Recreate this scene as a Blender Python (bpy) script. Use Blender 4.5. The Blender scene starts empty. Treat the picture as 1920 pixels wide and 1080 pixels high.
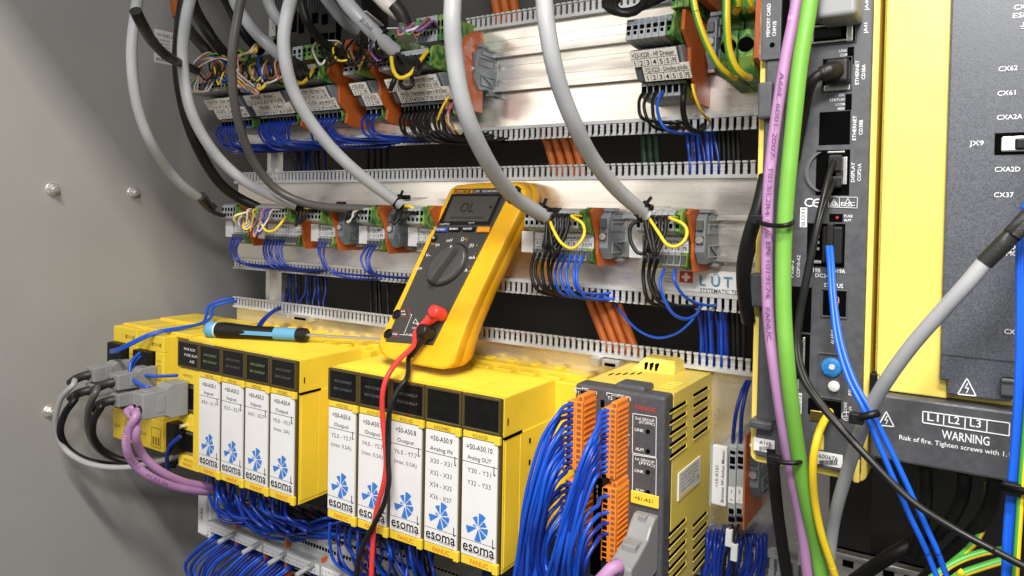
import bpy, bmesh, math, random
from mathutils import Vector, Matrix
random.seed(7)
SC = bpy.context.scene
COL = SC.collection
# ------------------------------------------------------------------ camera
RM = ((0.83969833, -0.01868856, 0.54273147),
      (0.02648677, 0.99962765, -0.00655811),
      (-0.54240682, 0.01988204, 0.83988067))      # rows: camera right, down, forward; columns: world +x, -z, +y
F, CX, CY, DIST = 1362.444, 960.0, 428.246, 0.55
cam_d = bpy.data.cameras.new('camera'); cam = bpy.data.objects.new('camera', cam_d); COL.objects.link(cam)
_r = Vector((RM[0][0], RM[0][2], -RM[0][1])); _d = Vector((RM[1][0], RM[1][2], -RM[1][1])); _f = Vector((RM[2][0], RM[2][2], -RM[2][1]))
_m = Matrix(((_r.x, -_d.x, -_f.x), (_r.y, -_d.y, -_f.y), (_r.z, -_d.z, -_f.z))).to_4x4()
_m.translation = Vector((0, -DIST, 0)); cam.matrix_world = _m
cam_d.sensor_width = 36; cam_d.lens = F / 1920 * 36
cam_d.shift_x = 0; cam_d.shift_y = -(540 - CY) / 1920
cam_d.clip_start = 0.01; cam_d.clip_end = 20
SC.camera = cam
# ------------------------------------------------------------------ world, lamps, exposure
w = bpy.data.worlds.new('World'); SC.world = w; w.use_nodes = True
w.node_tree.nodes['Background'].inputs[0].default_value = (1.0, 0.985, 0.96, 1)
w.node_tree.nodes['Background'].inputs[1].default_value = 0.13
def area(name, loc, target, sx, sy, power, col):
    l = bpy.data.lights.new(name, 'AREA'); l.shape = 'RECTANGLE'; l.size = sx; l.size_y = sy; l.energy = power; l.color = col
    o = bpy.data.objects.new(name, l); COL.objects.link(o); o.location = loc
    o.rotation_euler = (Vector(target) - Vector(loc)).to_track_quat('-Z', 'Y').to_euler()
    return o
area('ceiling_lamp', (0.45, -1.30, 1.68), (0.45, 0, -0.1), 0.9, 0.10, 64.0, (1.0, 0.94, 0.84))
area('work_lamp', (0.04, -0.72, 0.34), (-0.36, -0.03, 0.0), 0.16, 0.09, 5.0, (1.0, 0.98, 0.96))
area('front_fill', (0.45, -1.6, 0.35), (-0.3, 0, 0), 0.9, 0.7, 5.5, (0.97, 0.98, 1.0))  # soft fill added behind the camera
area('plate_glare_light', (-1.35, -1.75, 0.42), (-0.3, 0, 0.05), 0.9, 0.9, 5.6, (1.0, 0.92, 0.81))  # added light at left front, mirrored as glare in the aluminium plates
SC.view_settings.view_transform = 'Standard'; SC.view_settings.look = 'None'
SC.view_settings.exposure = -0.06; SC.view_settings.gamma = 1.0
SC.cycles.use_denoising = True; SC.cycles.max_bounces = 8; SC.cycles.sample_clamp_indirect = 6
# ------------------------------------------------------------------ pixel -> point on a real plane
def ray(u, v):
    a, b = (u - CX) / F, (v - CY) / F
    c = [RM[0][k] * a + RM[1][k] * b + RM[2][k] for k in range(3)]
    return Vector((c[0], c[2], -c[1]))
def P(u, v, y):
    r = ray(u, v); return Vector((0, -DIST, 0)) + r * ((y + DIST) / r.y)
def PZ(u, v, z):
    r = ray(u, v); return Vector((0, -DIST, 0)) + r * (z / r.z)
def PX(u, v, x):
    r = ray(u, v); return Vector((0, -DIST, 0)) + r * (x / r.x)
# ------------------------------------------------------------------ materials
MATS = {}
def mat(name, col, rough=0.5, metal=0.0, noise=0.0, nscale=40, bump=0.0, bscale=300, spec=0.5, coat=0, stretch=(1, 1, 1), trans=0, emit=None):
    m = bpy.data.materials.new(name); m.use_nodes = True; nt = m.node_tree; b = nt.nodes['Principled BSDF']
    b.inputs['Base Color'].default_value = (*col, 1); b.inputs['Roughness'].default_value = rough; b.inputs['Metallic'].default_value = metal
    b.inputs['Specular IOR Level'].default_value = spec; b.inputs['Coat Weight'].default_value = coat
    if trans: b.inputs['Transmission Weight'].default_value = trans
    if emit:
        b.inputs['Emission Color'].default_value = (*emit[:3], 1); b.inputs['Emission Strength'].default_value = emit[3]
    if noise or bump:
        tc = nt.nodes.new('ShaderNodeTexCoord'); mp = nt.nodes.new('ShaderNodeMapping'); mp.inputs['Scale'].default_value = stretch
        g = nt.nodes.new('ShaderNodeNewGeometry')
        nt.links.new(g.outputs['Position'], mp.inputs['Vector'])
    if noise:
        n = nt.nodes.new('ShaderNodeTexNoise'); n.inputs['Scale'].default_value = nscale; n.inputs['Detail'].default_value = 5
        nt.links.new(mp.outputs[0], n.inputs['Vector'])
        r = nt.nodes.new('ShaderNodeMapRange'); r.inputs[1].default_value = 0.3; r.inputs[2].default_value = 0.7
        r.inputs[3].default_value = 1 - noise; r.inputs[4].default_value = 1 + noise
        nt.links.new(n.outputs['Fac'], r.inputs[0])
        mx = nt.nodes.new('ShaderNodeMix'); mx.data_type = 'RGBA'; mx.blend_type = 'MULTIPLY'; mx.inputs[0].default_value = 1
        mx.inputs[6].default_value = (*col, 1); nt.links.new(r.outputs[0], mx.inputs[7]); nt.links.new(mx.outputs[2], b.inputs['Base Color'])
        r2 = nt.nodes.new('ShaderNodeMapRange'); r2.inputs[1].default_value = 0.3; r2.inputs[2].default_value = 0.7
        r2.inputs[3].default_value = max(0.02, rough - 0.1); r2.inputs[4].default_value = min(1, rough + 0.12)
        nt.links.new(n.outputs['Fac'], r2.inputs[0]); nt.links.new(r2.outputs[0], b.inputs['Roughness'])
    if bump:
        n2 = nt.nodes.new('ShaderNodeTexNoise'); n2.inputs['Scale'].default_value = bscale; n2.inputs['Detail'].default_value = 3
        nt.links.new(mp.outputs[0], n2.inputs['Vector'])
        bp = nt.nodes.new('ShaderNodeBump'); bp.inputs['Strength'].default_value = bump; bp.inputs['Distance'].default_value = 0.0006
        nt.links.new(n2.outputs['Fac'], bp.inputs['Height']); nt.links.new(bp.outputs[0], b.inputs['Normal'])
    MATS[name] = m; return m
def marble(name, c1, c2, scale, rough=0.45):
    m = mat(name, c1, rough); nt = m.node_tree; b = nt.nodes['Principled BSDF']
    g = nt.nodes.new('ShaderNodeNewGeometry'); n = nt.nodes.new('ShaderNodeTexNoise'); n.inputs['Scale'].default_value = scale
    n.inputs['Detail'].default_value = 4; n.inputs['Distortion'].default_value = 1.5
    nt.links.new(g.outputs['Position'], n.inputs['Vector'])
    r = nt.nodes.new('ShaderNodeValToRGB'); r.color_ramp.elements[0].position = 0.44; r.color_ramp.elements[1].position = 0.6
    r.color_ramp.elements[0].color = (*c1, 1); r.color_ramp.elements[1].color = (*c2, 1)
    nt.links.new(n.outputs['Fac'], r.inputs[0]); nt.links.new(r.outputs[0], b.inputs['Base Color'])
    return m
M = MATS
mat('wall_paint', (0.345, 0.338, 0.328), 0.40, noise=0.06, nscale=7, bump=0.22, bscale=700)
mat('back_paint', (0.10, 0.092, 0.086), 0.7, spec=0.2)
mat('aluminium', (0.86, 0.82, 0.77), 0.24, 0.80, noise=0.06, nscale=7, stretch=(1, 5, 7))
mat('rail_metal', (0.80, 0.77, 0.73), 0.30, 0.75, noise=0.04, nscale=14, stretch=(1, 8, 10))
mat('steel', (0.80, 0.79, 0.77), 0.24, 0.75)
mat('comb_grey', (0.55, 0.56, 0.57), 0.45, noise=0.06, nscale=60)
mat('term_grey', (0.36, 0.38, 0.39), 0.42, noise=0.06, nscale=90)
mat('term_dark', (0.10, 0.105, 0.11), 0.45)
mat('clamp_grey', (0.20, 0.225, 0.25), 0.42, noise=0.06, nscale=90)
marble('earth_green', (0.030, 0.13, 0.035), (0.20, 0.34, 0.06), 75)
mat('end_orange', (0.52, 0.115, 0.02), 0.42, noise=0.08, nscale=60)
mat('plug_orange', (0.78, 0.24, 0.03), 0.42, noise=0.05, nscale=60)
mat('rack_yellow', (0.84, 0.61, 0.045), 0.38, noise=0.07, nscale=18, bump=0.08, bscale=1500)
mat('cnc_yellow', (0.88, 0.68, 0.14), 0.42, noise=0.03, nscale=15, bump=0.08, bscale=1500)
mat('box_yellow', (0.80, 0.62, 0.10), 0.42, noise=0.04, nscale=25, bump=0.06, bscale=1500)
mat('dark_plastic', (0.070, 0.072, 0.080), 0.42, noise=0.10, nscale=300, bump=0.15, bscale=2500)
mat('speckle_grey', (0.080, 0.088, 0.105), 0.40, noise=0.38, nscale=1700, bump=0.10, bscale=1700)
mat('black', (0.006, 0.006, 0.0065), 0.45, spec=0.3)
mat('black_rubber', (0.011, 0.0105, 0.010), 0.45, spec=0.35, bump=0.05, bscale=800)
mat('void', (0.003, 0.003, 0.003), 0.9, spec=0.0)
mat('window_black', (0.008, 0.008, 0.008), 0.14, spec=0.35, noise=0.2, nscale=120)
mat('led_green', (0.20, 0.30, 0.10), 0.5)
mat('smoke', (0.075, 0.055, 0.018), 0.16, spec=0.6)
mat('paper', (0.78, 0.78, 0.79), 0.38, noise=0.015, nscale=60, coat=0.15)
mat('warm_paper', (0.82, 0.79, 0.72), 0.5)
mat('ink', (0.010, 0.010, 0.011), 0.5)
mat('grey_ink', (0.12, 0.12, 0.13), 0.5)
mat('white_ink', (0.82, 0.83, 0.84), 0.5)
mat('orange_ink', (0.70, 0.17, 0.01), 0.5)
mat('brown_ink', (0.28, 0.15, 0.01), 0.5)
mat('red_ink', (0.55, 0.03, 0.02), 0.5)
mat('blue_ink', (0.04, 0.20, 0.62), 0.45)
mat('steel_ink', (0.10, 0.26, 0.42), 0.45)
mat('grey_cable', (0.36, 0.37, 0.385), 0.45, noise=0.04, nscale=70, bump=0.05, bscale=500)
mat('dim_cable', (0.085, 0.08, 0.075), 0.45, noise=0.08, nscale=60)
mat('black_cable', (0.009, 0.0085, 0.008), 0.42, spec=0.3, noise=0.1, nscale=60)
mat('shaded_green', (0.012, 0.045, 0.018), 0.5)  # wire_green with the shade behind the plates put into its colour
mat('shaded_blue', (0.006, 0.030, 0.27), 0.34, noise=0.08, nscale=60)  # wire_blue darkened for the shade on rear wires; elsewhere a random tone
mat('wire_blue', (0.010, 0.085, 0.56), 0.34, noise=0.06, nscale=60)
mat('lead_blue', (0.006, 0.105, 0.64), 0.40)
mat('purple', (0.40, 0.21, 0.40), 0.5, noise=0.05, nscale=60)
mat('purple_ink', (0.10, 0.03, 0.13), 0.6)
mat('green_cable', (0.16, 0.40, 0.055), 0.42, noise=0.04, nscale=50)
mat('wire_yellow', (0.80, 0.56, 0.02), 0.4)
mat('wire_green', (0.07, 0.35, 0.05), 0.4)
mat('wire_white', (0.72, 0.68, 0.62), 0.45)
mat('wire_pink', (0.62, 0.28, 0.24), 0.45)
mat('wire_brown', (0.28, 0.10, 0.04), 0.45)
mat('wire_violet', (0.22, 0.10, 0.28), 0.45)
mat('orange_cable', (0.48, 0.115, 0.015), 0.5, noise=0.06, nscale=50)
mat('meter_yellow', (0.88, 0.46, 0.010), 0.42, noise=0.09, nscale=40, bump=0.12, bscale=1200)
mat('dial_grey', (0.060, 0.060, 0.059), 0.28, noise=0.05, nscale=60)
mat('dim_ink', (0.22, 0.22, 0.22), 0.5)
mat('meter_face', (0.045, 0.043, 0.041), 0.5, noise=0.08, nscale=900)
mat('lcd', (0.062, 0.058, 0.050), 0.25, spec=0.6, noise=0.1, nscale=50)
mat('lcd_ink', (0.018, 0.017, 0.016), 0.4)
mat('red_rubber', (0.72, 0.045, 0.04), 0.42)
mat('handle_blue', (0.13, 0.38, 0.62), 0.45)
mat('button_blue', (0.05, 0.07, 0.36), 0.45)
mat('button_orange', (0.85, 0.36, 0.01), 0.45)
mat('dial_blue', (0.02, 0.22, 0.58), 0.5, noise=0.3, nscale=900)
mat('hood_grey', (0.25, 0.255, 0.26), 0.45, noise=0.05, nscale=90, bump=0.05, bscale=900)
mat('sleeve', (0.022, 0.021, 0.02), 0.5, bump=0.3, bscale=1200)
mat('gold', (0.6, 0.42, 0.14), 0.3, 1.0)
mat('led_red', (0.3, 0.02, 0.02), 0.3, emit=(0.9, 0.05, 0.03, 0.3))
mat('tag_yellow', (0.85, 0.60, 0.05), 0.45)
# ------------------------------------------------------------------ mesh builder
W = {}
def par_mx(p): return W.get(p, Matrix.Identity(4))
class MB:
    def __init__(s, m=None): s.v = []; s.f = []; s.sm = []; s.mi = []; s.m = m; s.cur = 0
    def add(s, vs, fs, smooth=False, mi=None):
        o = len(s.v)
        for q in vs:
            q = Vector(q); s.v.append(s.m(q) if s.m else q)
        for k, f in enumerate(fs):
            s.f.append([i + o for i in f]); s.sm.append(smooth); s.mi.append(s.cur if mi is None else (mi[k] if isinstance(mi, list) else mi))
        return s
    def box(s, x0, x1, y0, y1, z0, z1, mi=None):
        if x0 > x1: x0, x1 = x1, x0
        if y0 > y1: y0, y1 = y1, y0
        if z0 > z1: z0, z1 = z1, z0
        vs = [(x, y, z) for z in (z0, z1) for y in (y0, y1) for x in (x0, x1)]
        return s.add(vs, [(0, 2, 3, 1), (4, 5, 7, 6), (0, 1, 5, 4), (2, 6, 7, 3), (0, 4, 6, 2), (1, 3, 7, 5)], mi=mi)
    def obox(s, c, ax, ay, az, mi=None):            # centre and three half-axis vectors
        c, ax, ay, az = map(Vector, (c, ax, ay, az))
        vs = [c + ax * i + ay * j + az * k for k in (-1, 1) for j in (-1, 1) for i in (-1, 1)]
        return s.add(vs, [(0, 2, 3, 1), (4, 5, 7, 6), (0, 1, 5, 4), (2, 6, 7, 3), (0, 4, 6, 2), (1, 3, 7, 5)], mi=mi)
    def prism(s, poly, fn, a, b, mi=None):           # poly of 2-D points, fn(p, t) -> 3-D
        n = len(poly)
        vs = [fn(p, a) for p in poly] + [fn(p, b) for p in poly]
        fs = [tuple(range(n))[::-1], tuple(range(n, 2 * n))] + [(i, (i + 1) % n, n + (i + 1) % n, n + i) for i in range(n)]
        return s.add(vs, fs, mi=mi)
    def yz(s, poly, x0, x1, mi=None): return s.prism(poly, lambda p, t: (t, p[0], p[1]), x0, x1, mi)
    def xz(s, poly, y0, y1, mi=None): return s.prism(poly, lambda p, t: (p[0], t, p[1]), y0, y1, mi)
    def tube(s, pts, r, n=10, step=None, mi=None, stripe=None, raw=False, twist=0.0):
        pts = [Vector(p) for p in pts]
        if not raw: pts = smooth(pts, step or (0.002 if callable(r) else max(0.002, r * 1.2)))
        rr = r if callable(r) else (lambda t: r)
        T = [(pts[min(i + 1, len(pts) - 1)] - pts[max(i - 1, 0)]).normalized() for i in range(len(pts))]
        N = T[0].orthogonal().normalized()
        if abs(T[0].y) < 0.9:
            N = (Vector((0, -1, 0)) - T[0] * T[0].dot(Vector((0, -1, 0)))).normalized()
        vs = []; L = len(pts)
        for i, p in enumerate(pts):
            N = (N - T[i] * N.dot(T[i])).normalized(); B = T[i].cross(N); q = rr(i / (L - 1))
            for k in range(n):
                a = 2 * math.pi * k / n + twist * i
                vs.append(p + (N * math.cos(a) + B * math.sin(a)) * q)
        fs = []; ms = []
        for i in range(L - 1):
            for k in range(n):
                fs.append((i * n + k, i * n + (k + 1) % n, (i + 1) * n + (k + 1) % n, (i + 1) * n + k))
                ms.append((1 if stripe and (k % n) in stripe else 0) if mi is None else mi)
        s.add(vs, fs, smooth=True, mi=ms)
        s.add(vs[:n], [tuple(range(n))[::-1]], mi=mi); s.add(vs[-n:], [tuple(range(n))], mi=mi)
        return s
    def lathe(s, prof, o, ax, n=24, mi=None, smooth=True):   # prof: (t along axis, radius)
        o, ax = Vector(o), Vector(ax).normalized(); N = ax.orthogonal().normalized(); B = ax.cross(N)
        vs = []
        for t, r in prof:
            for k in range(n):
                a = 2 * math.pi * k / n; vs.append(o + ax * t + (N * math.cos(a) + B * math.sin(a)) * r)
        L = len(prof); fs = [(i * n + k, i * n + (k + 1) % n, (i + 1) * n + (k + 1) % n, (i + 1) * n + k) for i in range(L - 1) for k in range(n)]
        s.add(vs, fs, smooth=smooth, mi=mi)
        s.add(vs[:n], [tuple(range(n))[::-1]], mi=mi); s.add(vs[-n:], [tuple(range(n))], mi=mi)
        return s
    def each(s, name, mt, parent=None, bevel=0, seg=2):     # every connected piece becomes a part of its own
        n = len(s.v); root = list(range(n))
        def find(i):
            while root[i] != i: root[i] = root[root[i]]; i = root[i]
            return i
        for f in s.f:
            for i in f[1:]: root[find(i)] = find(f[0])
        at = {}
        for i, q in enumerate(s.v):
            k = (round(q.x, 6), round(q.y, 6), round(q.z, 6))
            if k in at: root[find(i)] = find(at[k])
            else: at[k] = i
        gr = {}
        for k, f in enumerate(s.f): gr.setdefault(find(f[0]), []).append(k)
        out = []
        for ks in gr.values():
            m = MB(); mp = {}
            for k in ks:
                for i in s.f[k]:
                    if i not in mp: mp[i] = len(m.v); m.v.append(s.v[i])
                m.f.append([mp[i] for i in s.f[k]]); m.sm.append(s.sm[k]); m.mi.append(s.mi[k])
            out.append(m.build(name, mt, parent, bevel, seg))
        return out
    def build(s, name, mt, parent=None, bevel=0, seg=2):
        if not s.v: return None
        lo = Vector([min(q[i] for q in s.v) for i in range(3)]); hi = Vector([max(q[i] for q in s.v) for i in range(3)])
        c = (lo + hi) / 2
        me = bpy.data.meshes.new(name); me.from_pydata([q - c for q in s.v], [], s.f); 
        for m_ in (mt if isinstance(mt, (list, tuple)) else [mt]): me.materials.append(M[m_])
        me.polygons.foreach_set('use_smooth', s.sm); me.polygons.foreach_set('material_index', s.mi)
        bm = bmesh.new(); bm.from_mesh(me); bmesh.ops.recalc_face_normals(bm, faces=bm.faces); bm.to_mesh(me); bm.free()
        o = bpy.data.objects.new(name, me); COL.objects.link(o); W[o] = Matrix.Translation(c)
        if parent is not None:
            o.parent = parent; o.matrix_local = par_mx(parent).inverted() @ W[o]
        else: o.location = c
        if bevel:
            b = o.modifiers.new('bevel', 'BEVEL'); b.width = bevel; b.segments = seg; b.limit_method = 'ANGLE'; b.angle_limit = 0.7
        return o
def smooth(pts, step):
    if len(pts) < 3: 
        n = max(2, int((pts[1] - pts[0]).length / step / 4)); return [pts[0].lerp(pts[1], i / n) for i in range(n + 1)]
    q = [pts[0] * 2 - pts[1]] + pts + [pts[-1] * 2 - pts[-2]]; out = []
    for i in range(1, len(q) - 2):
        a, b, c, d = q[i - 1:i + 3]; n = max(2, min(40, int((c - b).length / step)))
        for k in range(n):
            t = k / n
            out.append(0.5 * ((2 * b) + (c - a) * t + (2 * a - 5 * b + 4 * c - d) * t * t + (3 * b - a - 3 * c + d) * t ** 3))
    return out + [pts[-1]]
def tag(o, label=None, cat=None, group=None, kind=None):
    if label: o['label'] = label
    if cat: o['category'] = cat
    if group: o['group'] = group
    if kind: o['kind'] = kind
    return o
def thing(name, label, cat, loc, group=None):
    o = bpy.data.objects.new(name, None); COL.objects.link(o); o.empty_display_size = 0.01
    o.location = loc; W[o] = Matrix.Translation(Vector(loc)); return tag(o, label, cat, group)
# ------------------------------------------------------------------ lettering
_tc = {}
def glyphs(s, bold):
    k = (s, bold)
    if k not in _tc:
        cu = bpy.data.curves.new('t', 'FONT'); cu.body = s; cu.resolution_u = 2; cu.offset = bold; cu.fill_mode = 'FRONT'
        ob = bpy.data.objects.new('t', cu); me = bpy.data.meshes.new_from_object(ob)
        vs = [v.co.copy() for v in me.vertices]; fs = [tuple(p.vertices) for p in me.polygons]
        bpy.data.objects.remove(ob); bpy.data.curves.remove(cu); bpy.data.meshes.remove(me)
        if vs:
            x0 = min(v.x for v in vs); x1 = max(v.x for v in vs)
        else: x0 = x1 = 0
        _tc[k] = (vs, fs, x0, x1)
    return _tc[k]
CAP = 0.73
def text(mb, s, c, right, up, width=None, height=None, bold=0.0, lift=0.00025, mi=None, base=False):
    bold *= .5
    if len(s) == 1 and height: width = None
    vs, fs, x0, x1 = glyphs(s, bold)
    if not vs: return
    right, up = Vector(right).normalized(), Vector(up).normalized(); n = right.cross(up); c = Vector(c)
    sy = height / CAP if height else width / (x1 - x0); sx = width / (x1 - x0) if width else sy
    cx = (x0 + x1) / 2; cy = CAP / 2
    mb.add([c + right * ((v.x - cx) * sx) + up * ((v.y - cy) * sy) + n * lift for v in vs], fs, mi=mi)
XA, YA, ZA = Vector((1, 0, 0)), Vector((0, 1, 0)), Vector((0, 0, 1))
def ptext(mb, s, u, v, y, wpx, hpx, rot=0, bold=0.0, mi=None, lift=0.00025):   # lettering on a plane facing the viewer
    c = P(u, v, y); q = (P(u + 1, v, y) - P(u, v, y)).length
    px = abs(P(u + 1, v, y).x - c.x); pz = abs(P(u, v + 1, y).z - c.z)
    if rot: text(mb, s, c, ZA, -XA, width=wpx * pz if wpx else None, height=hpx * px, bold=bold, mi=mi, lift=lift)
    else: text(mb, s, c, XA, ZA, width=wpx * px if wpx else None, height=hpx * pz, bold=bold, mi=mi, lift=lift)
def rect(u0, v0, u1, v1, y):
    um, vm = (u0 + u1) / 2, (v0 + v1) / 2
    return P(u0, vm, y).x, P(u1, vm, y).x, P(um, v1, y).z, P(um, v0, y).z
def pbox(mb, u0, v0, u1, v1, yf, yb, mi=None):
    x0, x1, z0, z1 = rect(u0, v0, u1, v1, yf); mb.box(x0, x1, yf, yb, z0, z1, mi); return x0, x1, z0, z1
def frame(mb, x0, x1, z0, z1, t, yf, yb, mi=None):
    mb.box(x0, x1, yf, yb, z1 - t, z1, mi); mb.box(x0, x1, yf, yb, z0, z0 + t, mi)
    mb.box(x0, x0 + t, yf, yb, z0 + t, z1 - t, mi); mb.box(x1 - t, x1, yf, yb, z0 + t, z1 - t, mi)
def pts(l):                       # cables that leave the picture run on beyond its edge
    q = [P(u, v, y) for u, v, y in l]
    if l[0][1] < -8 or l[0][0] > 1922: q.insert(0, q[0] + (q[0] - q[1]).normalized() * .12)
    if l[-1][1] > 1088 or l[-1][0] > 1922: q.append(q[-1] + (q[-1] - q[-2]).normalized() * .12)
    return q
def cable(name, mt, l, r, label, cat='cable', group=None, n=14, world=False, stripe=None, step=None, twist=0):
    q = [Vector(p) for p in l] if world else pts(l)
    return tag(MB().tube(q, r, n, stripe=stripe, step=step, twist=twist).build(name, mt), label, cat, group)
def polytext(s_): return s_
# ================================================================== the setting
XW = -0.87
b = MB(); b.box(XW - 0.02, XW, -0.50, 0.16, -0.8, 0.8); tag(b.build('cabinet_wall', 'wall_paint'), kind='structure')
b = MB(); b.box(XW - 0.02, 0.5, 0.16, 0.18, -0.8, 0.8); tag(b.build('cabinet_back', 'back_paint'), kind='structure')
b = MB(); b.box(XW, 0.5, -0.50, 0.16, 0.605, 0.62); tag(b.build('cabinet_roof', 'wall_paint'), kind='structure')
def hexbolt(u, v, label):
    c = PX(u, v, XW); t = thing('hex_bolt', label, 'bolt', c, 'bolts in the grey cabinet wall')
    m = MB(); m.lathe([(0, .0075), (.0012, .0075), (.0015, .007)], c, XA, 24); m.build('washer', 'steel', t)
    m = MB(); m.lathe([(.0015, .0058), (.005, .0058), (.0058, .005)], c, XA, 6, smooth=False); m.build('nut', 'steel', t, .0003)
    m = MB(); m.lathe([(.0055, .003), (.009, .003), (.0098, .0024)], c, XA, 16); m.build('stud', 'steel', t)
hexbolt(98, 355, 'shiny hex bolt in the grey cabinet wall nearest the left edge, beside no cable')
hexbolt(250, 361, 'shiny hex bolt in the grey wall close to the long light grey cable')
hexbolt(93, 771, 'shiny hex bolt low on the grey wall beside the black cable loop')
# sticker on the wall
c = PX(309, 88, XW); t = thing('type_sticker', 'pale sticker with small black print on the grey cabinet wall behind cables', 'sticker', c)
ya, yb_ = PX(289, 88, XW).y, PX(333, 88, XW).y; za, zb = PX(309, 120, XW).z, PX(309, 58, XW).z
m = MB(); m.box(XW, XW + .0004, ya, yb_, za, zb); m.build('card', 'paper', t)
m = MB(); h_ = zb - za; l_ = yb_ - ya
text(m, 'VX 8185.245', Vector((XW + .0005, ya + l_ * .5, zb - h_ * .15)), YA, ZA, width=l_ * .85, height=h_ * .1)
for k, s_ in enumerate(('TS 8185.245', 'Seitenwand grau', 'side panel', 'RAL 7035 IP 55', 'Made in EU')):
    text(m, s_, Vector((XW + .0005, ya + l_ * .36, zb - h_ * (.3 + .1 * k))), YA, ZA, width=l_ * .55, height=h_ * .055)
for k in range(16): m.box(XW + .0004, XW + .0006, ya + l_ * (.08 + .05 * k), ya + l_ * (.08 + .05 * k + .03 * random.uniform(.5, 1)), za + h_ * .06, za + h_ * .15)
m.build('lettering', 'ink', t)
# ------------------------------------------------------------------ mounting plates with their combs and rails
PL, PR = -0.744, -0.085
def comb(mb, x0, x1, zb, d, h=.0128, pitch=.0056):
    mb.box(x0, x1, -.0062, -.0004, zb, zb + d * .0028)
    x = x0 + .001; k = 0
    while x < x1 - .004:
        w_ = .0032
        for j in range(3):
            a = zb + d * (.0028 + j * .0029); mb.box(x, x + w_, -.0050, -.0040, a, a + d * .00255)
        mb.box(x + .0004, x + w_ - .0004, -.0046, -.0041, zb + d * .0028, zb + d * .0115)
        mb.box(x - .0001, x + w_ + .0005, -.0068, -.0038, zb + d * .0113, zb + d * h)
        if k % 9 == 4: mb.box(x, x + .0022, -.0066, -.006, zb + d * .0006, zb + d * .0012)
        x += pitch; k += 1
def plate(label, z0, z1, up, dn, rail, x1=PR, upx=PL):
    t = thing('mounting_plate', label, 'mounting plate', (PL, 0, z0), 'aluminium mounting plates with toothed wiring combs')
    m = MB(); m.box(PL, x1, 0, .004, z0, z1)
    if rail is not None:
        for z in (z1 - .012, z1 - .020): m.box(PL, x1, -.0006, .001, z, z + .0004)
    m.build('panel', 'aluminium', t)
    if up: m = MB(); comb(m, upx, x1, z1 - .0014, 1); m.build('wiring_comb', 'comb_grey', t)
    if dn: m = MB(); comb(m, PL, x1, z0 + .0014, -1); m.build('wiring_comb', 'comb_grey', t)
    if rail is not None:
        m = MB(); r = rail
        m.yz([(-.0004, r + .0135), (-.0075, r + .0135), (-.0075, r + .0175), (-.0062, r + .0175), (-.0062, r + .0148), (-.0004, r + .0148)], PL, x1)
        m.yz([(-.0004, r - .0135), (-.0004, r - .0148), (-.0062, r - .0148), (-.0062, r - .0175), (-.0075, r - .0175), (-.0075, r - .0135)], PL, x1)
        m.box(PL, x1, -.0014, -.0002, r - .0133, r + .0133)
        for z in (.006, -.0055): m.box(PL, x1, -.0020, -.0012, r + z, r + z + .0008)
        m.build('mounting_rail', 'rail_metal', t)
R1, R2 = .127, -.0153
plate('bare aluminium plate of the top row carrying the block marked HF Dresser', .0769, .169, True, True, R1, upx=P(880, 50, 0).x)
plate('aluminium plate of the middle row behind the upper half of the multimeter', -.059, .0313, True, True, R2)
plate('aluminium plate of the bottom row behind the yellow module racks', -.262, -.115, True, True, None)
# upright behind the plates
t = MB(); x = P(522, 300, .012).x
t.box(x - .012, x - .006, .006, .03, -.115, .45); t.box(x - .006, x + .008, .012, .03, -.115, .45)
tag(t.build('support_post', 'rail_metal'), 'upright metal post seen in the gaps behind the left ends of the plates', 'post')
# maker's sticker with Swiss cross on the middle plate
m0 = thing('maker_sticker', 'white maker sticker with red Swiss cross on the middle aluminium plate', 'sticker', P(1350, 535, 0))
m = MB(); x0, x1, z0, z1 = rect(1243, 512, 1420, 556, -.0003); z0 = P(1340, 549, 0).z; z1 = P(1340, 508, 0).z; m.box(x0, x1, -.0006, -.0001, z0, z1); m.build('card', 'paper', m0)
m = MB(); x0, x1, z0, z1 = rect(1274, 509, 1299, 530, -.0008); m.box(x0, x1, -.0009, -.0004, z0, z1); fl = m.build('flag', 'red_ink', m0)
m = MB(); cx_, cz = (x0 + x1) / 2, (z0 + z1) / 2; q = (x1 - x0)
m.box(cx_ - q * .1, cx_ + q * .1, -.0011, -.0008, cz - q * .3, cz + q * .3); m.box(cx_ - q * .3, cx_ + q * .3, -.0012, -.0008, cz - q * .1, cz + q * .1); m.build('cross', 'white_ink', fl)
m = MB()
ptext(m, 'SYSTEMATIC TECHNOLOGY', 1376, 548, -.0008, 130, 8, bold=.01)
for k, s_ in enumerate(('Lütze AG', 'CH Schweiz', 'www.luetze.ch', 'info@luetze.ch')): ptext(m, s_, 1258, 511 + k * 5.6, -.0008, 26, 3.6)
m.build('lettering', 'ink', m0)
m = MB()
for sx, (g, uu, ww) in enumerate((('L', 1318, 14), ('Ü', 1342, 22), ('T', 1365, 20), ('Z', 1390, 22))):
    for dy in (-.8, .8): ptext(m, g, uu + dy, 527 + (uu - 1340) * .07 + dy, -.0008 - .0001 * dy, ww, 20)
m.build('logo', 'steel_ink', m0)

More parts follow.
